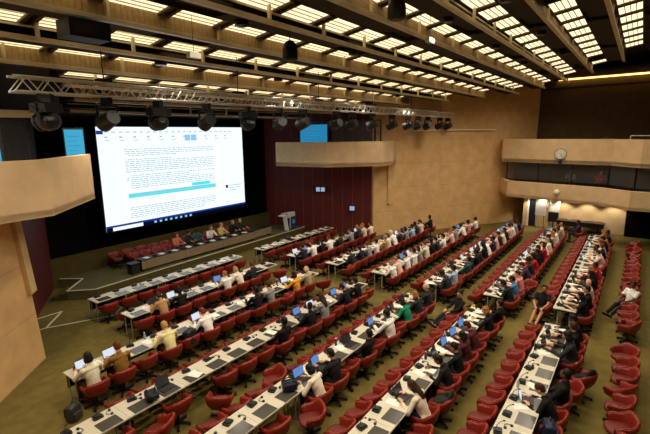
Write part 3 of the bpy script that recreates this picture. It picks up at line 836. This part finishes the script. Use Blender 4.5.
pp('Bf1', 'black', 'short', 'k', 'd', 'writing'); pp('Bf2', 'blue', 'short', 'k', 'b', 'typing'); pp('Bf3', 'pink', 'short', 'n', 'l', 'chin'); pp('Bf5', 'purple', 'short', 'n', 'm', 'writing'); pp('Bf6', 'charcoal', 'short', 'k', 'd', 'typing'); pp('Bf7', 'red', 'long', 'k', 'm', 'typing'); pp('Bf8', 'black', 'short', 'k', 'd', 'upright'); pp('Bf9', 'black', 'short', 'k', 'm', 'typing'); pp('Bf10', 'red', 'bob', 'n', 'l', 'upright'); pp('Bf11', 'white', 'short', 'n', 'l', 'writing'); pp('Bf12', 'cream', 'short', 'g', 'l', 'typing'); pp('Bf13', 'charcoal', 'short', 'k', 'd', 'typing'); pp('Bf14', 'palepink', 'long', 'o', 'l', 'turned'); pp('Bf15', 'white', 'short', 'k', 'm', 'typing'); pp('Bf16', 'grey', 'short', 'k', 'm', 'upright'); pp('Bf17', 'tan', 'short', 'r', 'l', 'typing'); pp('Bf18', 'cream', 'short', 'o', 'l', 'turned')
pp('Cn1', 'charcoal', 'fringe', 'g', 'l', 'upright'); pp('Cn2', 'charcoal', 'bob', 'o', 'l', 'typing'); pp('Cn3', 'green', 'bob', 'k', 'm', 'writing'); pp('Cn5', 'white', 'short', 'k', 'd', 'typing'); pp('Cn7', 'black', 'short', 'k', 'm', 'leanback'); pp('Cn9', 'black', 'short', 'k', 'm', 'typing'); pp('Cn10', 'cream', 'bob', 'k', 'm', 'writing')
pp('Cf1', 'charcoal', 'short', 'k', 'd', 'writing'); pp('Cf2', 'lightblue', 'short', 'k', 'd', 'upright'); pp('Cf4', 'teal', 'short', 'k', 'm', 'leanback'); pp('Cf5', 'navy', 'short', 'r', 'l', 'typing'); pp('Cf6', 'black', 'short', 'k', 'd', 'upright'); pp('Cf7', 'charcoal', 'short', 'n', 'm', 'typing'); pp('Cf8', 'black', 'long', 'k', 'm', 'typing'); pp('Cf9', 'white', 'short', 'n', 'l', 'writing'); pp('Cf10', 'purple', 'short', 'k', 'd', 'upright'); pp('Cf11', 'palepink', 'bob', 'o', 'l', 'typing'); pp('Cf12', 'charcoal', 'short', 'k', 'm', 'typing'); pp('Cf13', 'cream', 'short', 'g', 'l', 'chin'); pp('Cf14', 'black', 'short', 'k', 'd', 'typing'); pp('Cf15', 'palepink', 'short', 'n', 'l', 'turned'); pp('Cf16', 'white', 'short', 'k', 'l', 'typing'); pp('Cf17', 'grey', 'short', 'k', 'm', 'typing'); pp('Cf18', 'navy', 'short', 'k', 'd', 'upright')
pp('Dn2', 'black', 'short', 'k', 'm', 'typing'); pp('Dn3', 'black', 'short', 'k', 'm', 'writing'); pp('Dn5', 'grey', 'long', 'n', 'l', 'typing'); pp('Dn6', 'black', 'short', 'k', 'd', 'turned'); pp('Dn8', 'black', 'short', 'k', 'd', 'leanback'); pp('Dn17', 'brown', 'short', 'r', 'm', 'typing')
pp('Df1', 'white', 'short', 'g', 'l', 'typing'); pp('Df2', 'palepink', 'short', 'o', 'l', 'writing'); pp('Df3', 'white', 'short', 'n', 'l', 'typing'); pp('Df4', 'white', 'short', 'k', 'm', 'upright'); pp('Df5', 'grey', 'bob', 'n', 'l', 'chin'); pp('Df6', 'cream', 'short', 'r', 'l', 'typing'); pp('Df7', 'black', 'short', 'k', 'd', 'turned'); pp('Df8', 'charcoal', 'short', 'k', 'm', 'typing'); pp('Df9', 'white', 'short', 'k', 'm', 'upright'); pp('Df11', 'palepink', 'short', 'o', 'l', 'typing'); pp('Df12', 'grey', 'short', 'k', 'm', 'typing'); pp('Df14', 'white', 'bob', 'n', 'l', 'writing'); pp('Df15', 'pink', 'short', 'k', 'd', 'upright'); pp('Df17', 'white', 'short', 'k', 'd', 'upright')
pp('En14', 'cream', 'bob', 'k', 'm', 'typing'); pp('En13', 'mustard', 'short', 'r', 'm', 'typing'); pp('En11', 'paleyellow', 'short', 'y', 'l', 'writing'); pp('En9', 'white', 'short', 'r', 'l', 'writing'); pp('En6', 'black', 'short', 'k', 'd', 'upright'); pp('En5', 'grey', 'short', 'n', 'l', 'typing'); pp('En3', 'orange', 'bob', 'k', 'm', 'typing'); pp('En2', 'beige', 'fringe', 'w', 'l', 'upright')
pp('Ef2', 'charcoal', 'short', 'k', 'm', 'writing'); pp('Ef3', 'navy', 'short', 'k', 'd', 'typing'); pp('Ef4', 'grey', 'short', 'r', 'l', 'typing'); pp('Ef5', 'white', 'short', 'k', 'm', 'upright'); pp('Ef6', 'tan', 'short', 'g', 'l', 'leanback'); pp('Ef7', 'cream', 'short', 'k', 'm', 'typing'); pp('Ef8', 'white', 'short', 'w', 'l', 'writing'); pp('Ef9', 'charcoal', 'short', 'o', 'l', 'typing'); pp('Ef10', 'grey', 'bob', 'k', 'm', 'typing'); pp('Ef11', 'lightblue', 'short', 'k', 'd', 'upright'); pp('Ef12', 'charcoal', 'short', 'k', 'd', 'typing'); pp('Ef13', 'palepink', 'short', 'n', 'l', 'typing'); pp('Ef15', 'black', 'short', 'k', 'd', 'turned')
pp('Fn9', 'tan', 'short', 'n', 'm', 'writing'); pp('Fn8', 'black', 'bob', 'k', 'm', 'typing'); pp('Fn5', 'white', 'short', 'o', 'l', 'typing'); pp('Fn4', 'cream', 'short', 'y', 'l', 'writing'); pp('Fn3', 'charcoal', 'short', 'r', 'm', 'turned')
pp('Ff1', 'navy', 'short', 'k', 'm', 'typing'); pp('Ff2', 'white', 'short', 'r', 'l', 'typing'); pp('Ff3', 'black', 'short', 'k', 'd', 'upright'); pp('Ff4', 'white', 'short', 'r', 'm', 'typing'); pp('Ff5', 'charcoal', 'short', 'k', 'm', 'leanback'); pp('Ff7', 'grey', 'short', 'n', 'l', 'typing'); pp('Ff8', 'charcoal', 'bob', 'o', 'l', 'typing'); pp('Ff9', 'palepink', 'short', 'o', 'l', 'chin'); pp('Ff10', 'cream', 'short', 'k', 'm', 'upright')

rp = random.Random(11)
for key, (shirt, hs, hc, skin, pose, kw) in P.items():
    r_, seg, i = key[0], key[1], int(key[2:]); y = ROWS[r_][0]
    lab = '%s in %s top, %s place %s the cross aisle, %s' % ('bald person' if hs == 'bald' else 'balding person' if hs == 'fringe' else '%s-haired person' % HN[hc].replace(' ', '-'), CNAME.get(shirt, shirt), ORD[i], SIDE[seg], RN[r_])
    person((sx(seg, i) + rp.uniform(-.03, .03), y - DESK_D - .17 + rp.uniform(-.03, .03), 0), rp.uniform(-.12, .12), shirt, hs, hc, skin, pose, lab, sc=rp.uniform(.97, 1.05), bcol=rp.choice(['charcoal', 'navy', 'black', 'brown']), **kw)

for y_, cl_, hc_, lab in ((1.75, 'red', 'k', 'person in bright red top seated behind the right booth glass'), (3.3, 'grey', 'n', 'person in grey top seated behind the right booth glass')):
    person((30.05 + .1 * y_, y_, 2.62), PI / 2, cl_, 'short', hc_, 'm', 'upright', lab, group='interpreters')
    tag(put(PCH.get(), (30.09 + .1 * y_, y_, 2.62), PI / 2), 'red tub chair behind the right booth glass, under the person in %s' % cl_, 'chair', 'red tub chairs')
struct(MB().b2(29.6, 31.2, .6, 5, 2.3, 2.62).build('floor_booth', M['dkwall']))
# chairs: collect every place, build the nearest 300 one by one
places = []
TURN = {'An9': (-.1, -.25, 0), 'An4': (.05, -.42, -.5), 'An5': (0, -.25, .3), 'An8': (0, -.1, .1), 'An10': (0, -.2, .1), 'Bf4': (0, -.25, 1.0), 'Cn11': (.05, -.38, .9), 'Dn12': (0, -.62, -1.0), 'Dn14': (0, -.35, .5), 'En1': (0, -.35, -.4), 'Fn1': (0, -.3, -.5), 'Gf5': (0, -.3, .7), 'Cn13': (0, -.2, -.4), 'Ef1': (0, -.25, .2), 'En4': (0, -.2, .4), 'Bn8': (0, -.2, .05), 'Bn10': (0, -.25, .1)}
for r_, (y, nn, nf) in ROWS.items():
    for seg, cnt in (('n', nn), ('f', nf)):
        for i in range(1, cnt + 1):
            key = '%s%s%d' % (r_, seg, i); dx, dy, rz = TURN.get(key, (0, 0, rp.uniform(-.12, .12)))
            occ = key in P
            places.append((sx(seg, i) + dx, y - DESK_D - (.19 if occ else .09) + dy, 0, rz, '%s red tub chair at the %s place %s the cross aisle, %s' % ('occupied' if occ else 'empty', ORD[i], SIDE[seg], RN[r_])))
prev = {'A': None, 'B': 'A', 'C': 'B', 'D': 'C', 'E': 'D', 'F': 'E', 'G': 'F'}
ADV = {'Anf': {}, }
for r_, (y, nn, nf) in ROWS.items():
    back = prev[r_]
    ya = (ROWS[back][0] + .36) if back else -.20
    for seg, cnt in (('n', nn), ('f', nf)):
        if back: cnt = min(cnt, ROWS[back][1 if seg == 'n' else 2])
        if not back and seg == 'n': cnt = 9
        for i in range(1, cnt + 1):
            rz = rp.uniform(-.13, .13); dx = dy = 0
            if not back:
                rz = rp.choice([-.1, .08, .3, -.35, .7, -.6, .15]); dx, dy = rp.uniform(-.05, .05), rp.uniform(-.05, .05)
            if r_ == 'D' and seg == 'n' and i == 10: rz = 1.1; dy = .15
            if r_ == 'E' and seg == 'n' and i == 4: rz = -.9
            lab = ('red tub chair backed against the %s desks, %s place %s the cross aisle' % (RN[back], ORD[i], SIDE[seg])) if back else 'red tub chair in the loose line behind everyone, %s %s the cross aisle' % (ORD[i], SIDE[seg])
            places.append((sx(seg, i) + dx, ya + dy, 0, rz, lab))
for k in range(13): places.append((10.25 + k * .56, 17.86, SH, PI + rp.uniform(-.15, .15), 'red tub chair at the podium table, %s from its left end' % ORD[k + 1]))
for k in range(11): places.append((9.75 + k * .66, 18.72, SH, PI + rp.uniform(-.15, .15), 'red tub chair in the back podium line against the low wall, %s from the left' % ORD[k + 1]))
for k, yy in enumerate((3.55, 2.9, 2.1, 1.6)):
    places.append((30.78, yy, 0, PI / 2, 'red tub chair behind the dark table under the gallery, %s from its left' % ORD[k + 1]))
cam0 = Vector((0, 0, H))
places.sort(key=lambda p: (Vector(p[:3]) - cam0).length)
for x, y, z, rz, lab in places[:300]:
    tag(put(PCH.get(), (x, y, z), rz), lab, 'chair', 'red tub chairs')
rest = MB()
for x, y, z, rz, lab in places[300:]:
    R4 = Matrix.Translation((x, y, z)) @ Euler((0, 0, rz)).to_matrix().to_4x4()
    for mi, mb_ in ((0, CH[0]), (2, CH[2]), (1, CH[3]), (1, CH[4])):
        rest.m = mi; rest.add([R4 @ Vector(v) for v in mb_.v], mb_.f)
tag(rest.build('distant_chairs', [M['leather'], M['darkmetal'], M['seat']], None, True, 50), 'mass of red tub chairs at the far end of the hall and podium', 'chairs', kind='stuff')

# advisers sitting in the second chairs
def adv(r_, seg, i): 
    back = prev[r_]; ya = (ROWS[back][0] + .36) if back else -.20
    return sx(seg, i), ya
for r_, seg, i, rz, args, kw, lab in (
    ('B', 'f', 1, 1.5, ('black', 'short', 'k', 'm', 'legsout'), dict(sleeves='short', bottom='skirt', bcol='black'), 'bare-armed person in a black dress sitting sideways at the cross aisle'),
    ('C', 'f', 0, .9, ('black', 'short', 'k', 'm', 'legsout'), dict(bcol='charcoal'), 'person in black reclining in the aisle chair by the sixth row desks'),
    ('A', 'f', 4, .9, ('white', 'short', 'k', 'd', 'legsout'), dict(sleeves='short', bcol='black'), 'person in white shirt stretching legs from the loose rear chair line'),
    ('A', 'f', 18, .2, ('purple', 'short', 'k', 'd', 'upright'), dict(bcol='charcoal'), 'person in dark purple top seated at the far end of rear chair line'),
):
    x, y = adv(r_, seg, i)
    if r_ == 'C': x = 12.995
    if lab.endswith('rear chair line') and i == 18: x, y = 27.6, 2.4
    person((x, y + .02, 0), rz, *args, lab, group='advisers', **kw)
    if i == 18: tag(put(PCH.get(), (x, y - .04, 0), rz), 'red tub chair standing alone past the far end of the rearmost desks', 'chair', 'red tub chairs')

# ------------------------------------------------------------------ things on the desks
rm = random.Random(5)
lap_n = {}
LAP = {'An2': 'dark', 'An3': 'dark', 'An7': 'white', 'Bn3': 'blue', 'Bn4': 'blue', 'Bn5': 'blue', 'Bn6': 'dark', 'Bn9': 'dark', 'Cn2': 'dark', 'Cn5': 'blue', 'Cn7': 'dark', 'Cn9': 'blue', 'Cn10': 'blue', 'Cn3': 'dark', 'Dn3': 'blue', 'Dn5': 'white', 'Dn6': 'blue', 'Dn13': 'dark', 'En14': 'white', 'En13': 'white', 'En9': 'white', 'En3': 'white', 'Fn8': 'white', 'Fn5': 'blue', 'Af1': 'dark', 'Af3': 'dark', 'Af5': 'dark', 'Ff2': 'blue', 'Ff1': 'silver', 'Gf4': 'dark', 'En5': 'dark', 'Dn2': 'blue', 'Fn9': 'dark'}
for r_, (y, nn, nf) in ROWS.items():
    for seg, cnt in (('n', nn), ('f', nf)):
        for i in range(1, cnt + 1):
            key = '%s%s%d' % (r_, seg, i); x = sx(seg, i); occ = key in P
            where = '%s place %s the cross aisle, %s' % (ORD[i], SIDE[seg], RN[r_])
            o = PM.get(); put(o, (x + rm.uniform(-.05, .05), y - .12 + rm.uniform(-.02, .02), .74), rm.uniform(-.4, .4)); tag(o, 'black microphone console on the desk, ' + where, 'microphone', 'conference microphones')
            if rm.random() < (.7 if r_ in 'ABCD' else .35):
                o = put(PHS.get(), (x + .22 + rm.uniform(-.04, .06), y - .20 + rm.uniform(-.05, .04), .74), rm.uniform(-2, 2)); tag(o, 'black headset lying on the desk, ' + where, 'headset', 'interpretation headsets')
            if key in LAP or (occ and seg == 'f' and rm.random() < .45):
                kd = LAP.get(key) or rm.choice(['blue', 'dark', 'white', 'dark', 'silver'])
                o = put(PLT[kd].get(), (x + .03, y - .36, .744), rm.uniform(-.2, .2)); tag(o, '%s laptop open on the desk, %s' % ({'blue': 'blue-screened', 'white': 'white-screened', 'dark': 'dark', 'silver': 'silver'}[kd], where), 'laptop', 'open laptops')
            elif occ or rm.random() < (.10 if seg == 'n' else .3):
                o = put(PPA[rm.choice((1, 3, 5))].get(), (x + rm.uniform(-.1, .1), y - .40 + rm.uniform(-.04, .04), .744), rm.uniform(-.6, .6)); tag(o, 'white papers lying on the desk, ' + where, 'paper', 'papers on the desks')
            if occ and rm.random() < .5:
                o = put(PPA[1].get(), (x - .26 + rm.uniform(-.03, .03), y - .28, .741), rm.uniform(-.6, .6)); tag(o, 'spare white sheet left of the place, ' + where, 'paper', 'papers on the desks')
            if occ and rm.random() < .3:
                o = put(PBT.get(), (x - .25, y - .1 + rm.uniform(-.03, .03), .74)); tag(o, 'small bottle beside the microphone, ' + where, 'bottle', 'bottles on the desks')
                c = lin(rm.choice(['#2b4a6b', '#8aa2b5', '#5f3a6b', '#c9c3b5', '#223a2a']))
                o.color = c
                for k_ in o.children: k_.color = c
def bag(loc, rz, col, lab, cat='bag', sc=1., rx=0):
    o = put(PBG.get(), loc, rz, sc); o.rotation_euler = (rx, 0, rz); tag(o, lab, cat)
    for k_ in o.children: k_.color = lin(col)
    return o
bag((3.72, 9.7, 0), .4, '#3a3733', 'dark backpack on the carpet beside the third row end', sc=1.0)
bag((sx('n', 8), 1.74 - .64 - .24, .44), .3, '#232c45', 'navy backpack on the eighth rearmost chair before the aisle', sc=1.15)
for loc, rz, cc, lab in (((sx('n', 4) + .05, 1.74 - .64 - .56, .43), -.5, '#15161c', 'black jacket draped over the pulled-back rearmost chair'), ((sx('n', 8), 3.9 - .64 - .34, .43), .05, '#24211e', 'black folded jacket on the empty sixth row chair')):
    o = put(PJK.get(), loc, rz); o.color = lin(cc); tag(o, lab, 'jacket')
bag((sx('n', 10), 10.62 - .64 - .2, .44), .2, '#24262a', 'dark grey shoulder bag on an empty third row chair', sc=1.15)
bag((sx('n', 11) + .05, 6.1 - .28, .84), .9, '#1b1e2a', 'dark bag lying on the fifth row desk', sc=.9, rx=1.5)
bag((sx('n', 13) - .35, 8.35 - .30, .83), -.3, '#141416', 'black satchel lying on the fourth row desk beside the laptop', sc=.85, rx=1.5)
bag((sx('f', 1) - .4, 3.9 + .3, 0), .2, '#c79a2a', 'yellow bag on the carpet by the cross aisle', sc=.8)

# ------------------------------------------------------------------ podium
PT = [10.0, 12.3, 14.6, 16.9, 18.4]
for k, (p, q) in enumerate(zip(PT, PT[1:])):
    L = q - p - .02
    r = empty('podium_table', ((p + q) / 2, 17.13 + (.12 if k == 3 else 0), SH)); tag(r, ('leftmost', 'second', 'third', 'rightmost short')[k] + ' section of the long brown-fronted podium table', 'table', 'podium table sections')
    MB().b2(-L / 2, L / 2, -.04, .42, .52, .55).build('table_top', M['dark'], r)
    MB().b2(-L / 2, L / 2, -.03, .0, .12, .52).build('front_panel', M['wood'], r)
    for s in (-1, 1): MB().b2(s * (L / 2 - .06) - .03, s * (L / 2 - .06) + .03, 0.02, .38, 0, .52).build('leg', M['dark'], r)
rq = random.Random(2)
pod = [(12.35, 'salmon', 'r', 'l', 'upright'), (12.95, 'charcoal', 'k', 'm', 'typing'), (13.55, 'teal', 'k', 'd', 'upright'), (14.4, 'white', 'o', 'l', 'typing'), (15.15, 'yellow', 'y', 'l', 'upright'), (15.95, 'black', 'o', 'l', 'upright'), (16.5, 'charcoal', 'g', 'l', 'turned')]
for k, (x, cl, hc, sk_, ps) in enumerate(pod):
    person((x, 17.84, SH), PI + rq.uniform(-.2, .2), cl, 'short' if k % 3 else 'bob', hc, sk_, ps, '%s-haired person in %s top facing the hall, %s at the podium' % (HN[hc].replace(' ', '-'), cl, ORD[k + 1]), group='podium speakers', sc=.95)
for k in range(9):
    x = 10.4 + .74 * k
    o = PPA[3 if k % 2 else 1].get(); put(o, (x, 17.3, SH + .55), rq.uniform(-.4, .4)); tag(o, 'white papers on the podium table, %s pile from its left end' % ORD[k + 1], 'paper', 'papers on the podium')
    o = PM.get(); put(o, (x + .35, 17.24, SH + .55), PI); tag(o, 'black microphone on the podium table, %s from its left end' % ORD[k + 1], 'microphone', 'podium microphones')
r = empty('podium_stand', (9.72, 17.3, SH)); tag(r, 'dark low stand beside the left end of the podium table', 'stand')
MB().b2(-.18, .18, -.18, .18, 0, .45).build('body', M['panel'], r); MB().b2(-.22, .22, -.22, .22, .45, .48).build('stand_top', M['dark'], r)

# ------------------------------------------------------------------ truss and lamps
TY, TZ0, TZ1 = 9.8, 7.10, 7.38; TX0, TX1 = 3.45, 27.2
t = empty('lighting_truss', ((TX0 + TX1) / 2, TY, TZ0)); tag(t, 'long aluminium lattice truss hanging below the ceiling beams', 'truss')
ox = (TX0 + TX1) / 2; hl = (TX1 - TX0) / 2
for yy, zz in ((-.14, 0), (.14, 0), (-.14, TZ1 - TZ0), (.14, TZ1 - TZ0)):
    MB().cyl((-hl, yy, zz), (hl, yy, zz), .026, .026, 8).build('chord', M['alu'], t)
b = MB(); k = 0; x = -hl
while x < hl - .3:
    for yy in (-.14, .14):
        b.cyl((x, yy, 0), (x + .22, yy, TZ1 - TZ0), .012, .012, 6); b.cyl((x + .22, yy, TZ1 - TZ0), (x + .44, yy, 0), .012, .012, 6)
    b.cyl((x, -.14, 0), (x, .14, 0), .010, .010, 6); b.cyl((x, -.14, TZ1 - TZ0), (x + .22, .14, TZ1 - TZ0), .010, .010, 6)
    x += .44
b.build('lattice', M['alu'], t)
for k in range(6):
    x = -hl + 1.8 + k * 4.0; b = MB(); b.cyl((x, 0, TZ1 - TZ0), (x, 0, 1.35), .012, .012, 6).b2(x - .15, x + .15, -.1, .1, TZ1 - TZ0, TZ1 - TZ0 + .1); b.build('hanger', M['darkmetal'], t)
def mk_lamp(moving):
    r = empty('stage_spotlight')
    MB().b2(-.05, .05, -.16, .16, -.16, .02).build('clamp', M['darkmetal'], r)
    b = MB(); b.b2(-.24, .24, -.03, .03, -.2, -.16).b2(-.24, -.21, -.03, .03, -.48, -.18).b2(.21, .24, -.03, .03, -.48, -.18); b.build('yoke', M['darkmetal'], r)
    body = MB()
    if moving: body.b2(-.24, .24, -.18, .18, -.36, -.18).ell((0, .0, -.52), (.22, .26, .2))
    else: body.cyl((0, -.22, -.42), (0, .2, -.55), .16, .2, 16)
    bo = body.build('lamp_body', M['dark'], r, False)
    b = MB(); b.cyl((0, .2, -.55), (0, .225, -.558), .18, .18, 16); b.build('lens', M['lens'], bo)
    return r
PLM = {False: Proto(lambda: mk_lamp(False)), True: Proto(lambda: mk_lamp(True))}
LX = [4.02, 5.26, 6.55, 8.05, 9.61, 11.07, 12.3, 14.37, 15.54, 17.2, 19.12, 20.89, 22.13, 23.48, 25.27, 26.59]
for k, x in enumerate(LX):
    o = put(PLM[k in (0, 2, 4)].get(), (x, TY, TZ0 - .02), rq.uniform(-.5, .5)); tag(o, 'black stage lamp hanging from the truss, %s from its left end' % ORD[k + 1], 'lamp', 'truss lamps')
# loudspeakers and boxes under the ceiling
def hang(kind, x, y, z, lab):
    r = empty(kind, (x, y, z)); tag(r, lab, 'speaker' if 'speaker' in kind else 'box')
    if kind == 'ceiling_speaker':
        MB().lathe([(.16, -.22), (.19, -.2), (.19, .0), (.15, .16), (.08, .22), (.02, .24)], n=18).build('body', M['darkmetal'], r, True, 40)
        MB().lathe([(.14, -.235), (.15, -.222)], n=18).build('grille', M['dark'], r)
    else:
        MB().b2(-.36, .36, -.24, .24, -.15, .15).build('body', M['darkmetal'], r); MB().b2(-.3, .1, -.25, -.24, -.1, .08).build('lens', M['lens'], r)
    MB().cyl((0, 0, .2), (0, 0, .8), .012, .012, 6).build('hanger', M['darkmetal'], r)
hang('ceiling_speaker', 8.62, 7.23, 8.25, 'dark dome loudspeaker hanging under the beams near the middle')
hang('ceiling_speaker', 8.6, 4.34, 8.75, 'dark dome loudspeaker hanging at the top centre of the ceiling')
hang('ceiling_speaker', 6.05, 4.9, 8.7, 'dark dome loudspeaker hanging under the rear strips')
hang('ceiling_projector', 4.2, 8.33, 8.1, 'dark projector box slung under the left ceiling beams')
for k, (x, y, z, w) in enumerate(((6.4, 8.1, 7.95, .3), (11.36, 4.76, 8.6, .34))):
    r = empty('ceiling_sensor', (x, y, z)); tag(r, ('small white sensor box hanging on a wire over the left', 'small white sensor plate hanging under the right light strips')[k], 'sensor')
    MB().b2(-w / 2, w / 2, -.06, .06, -.06, .06).build('body', M['legmetal'], r); MB().cyl((0, 0, .06), (0, 0, 1.0), .006, .006, 5).build('wire', M['dark'], r)

# ------------------------------------------------------------------ lights
SPW = 400
def spot(loc, aim, power, ang, col=(1, .86, .66), rad=.15, blend=.6):
    l = bpy.data.lights.new('spot_beam', 'SPOT'); l.energy = power; l.spot_size = math.radians(ang); l.spot_blend = blend; l.color = col; l.shadow_soft_size = rad
    o = bpy.data.objects.new('spot_beam', l); COL.objects.link(o); o.location = loc
    o.rotation_euler = (Vector(aim) - Vector(loc)).to_track_quat('-Z', 'Y').to_euler(); return o
# recessed downlights under the right gallery
for k, y in enumerate((5.5, 4.7, 3.6, 2.3, .9)):
    r = empty('downlight', (30.45, y, 2.15)); tag(r, 'small recessed downlight in the gallery soffit, %s from the concrete wall' % ORD[k + 1], 'light', 'soffit downlights')
    MB().lathe([(.09, -.02), (.1, .0), (.1, .02)], n=16).build('trim_ring', M['white'], r)
    MB().lathe([(.06, -.012), (.07, -.006)], n=12).build('lamp', M['tube'], r)
    spot((30.45, y, 2.1), (30.8, y, 0), 75, 105, (1, .94, .82), .05, .5)
# fill lights added to brighten the hall, in invented cans on the dark trays
def mk_can():
    r = empty('added_fill_light')
    MB().lathe([(.13, -.12), (.15, -.12), (.15, .1)], n=14).build('can', M['darkmetal'], r)
    MB().lathe([(.10, -.127), (.12, -.122)], n=14).build('lamp', M['lens'], r)
    return r
PCAN = Proto(mk_can); nd = 0
for k in (0, 2, 3, 5, 7, 9):
    y = YB[k] + .40
    for j, x in enumerate((2.5, 7.0, 11.5, 16.0, 20.5, 25.0, 28.8)):
        if x > min(end_x(y) - .6, wall_x(y) - 3.2) or x < start_x(y) + .4: continue
        z = zbeam(YB[k]) + .06
        o = put(PCAN.get(), (x, y, z)); tag(o, 'added dark round fill light in the ceiling, %s along the %s dark tray' % (ORD[j + 1], ORD[k + 1]), 'light', 'added fill lights')
        spot((x, y, z - .15), (x, y + .5, 0), SPW, 150, (1, .885, .71), .12, 1.)
W = bpy.data.worlds.new('hall_air'); SC.world = W; W.use_nodes = True
W.node_tree.nodes['Background'].inputs[0].default_value = (1, .8, .55, 1); W.node_tree.nodes['Background'].inputs[1].default_value = .02

# ------------------------------------------------------------------ camera
cam = bpy.data.cameras.new('camera'); co = bpy.data.objects.new('camera', cam); COL.objects.link(co); SC.camera = co
p, y, r = math.radians(10.91), math.radians(35.88), math.radians(-.72)
f = Vector((math.cos(y) * math.cos(p), math.sin(y) * math.cos(p), -math.sin(p))); rt = Vector((math.sin(y), -math.cos(y), 0)); up = rt.cross(f)
r1 = rt * math.cos(r) + up * math.sin(r); u1 = -rt * math.sin(r) + up * math.cos(r)
co.matrix_world = Matrix.Translation((0, 0, H)) @ Matrix((r1, u1, -f)).transposed().to_4x4()
cam.sensor_width = 36; cam.lens = 433 / 650 * 36; cam.clip_end = 200; cam.clip_start = .05
vs_ = SC.view_settings
SC.display_settings.display_device = 'sRGB'
vs_.view_transform = 'Standard'; vs_.look = 'None'; vs_.gamma = 1; vs_.exposure = 0.12; vs_.use_curve_mapping = False
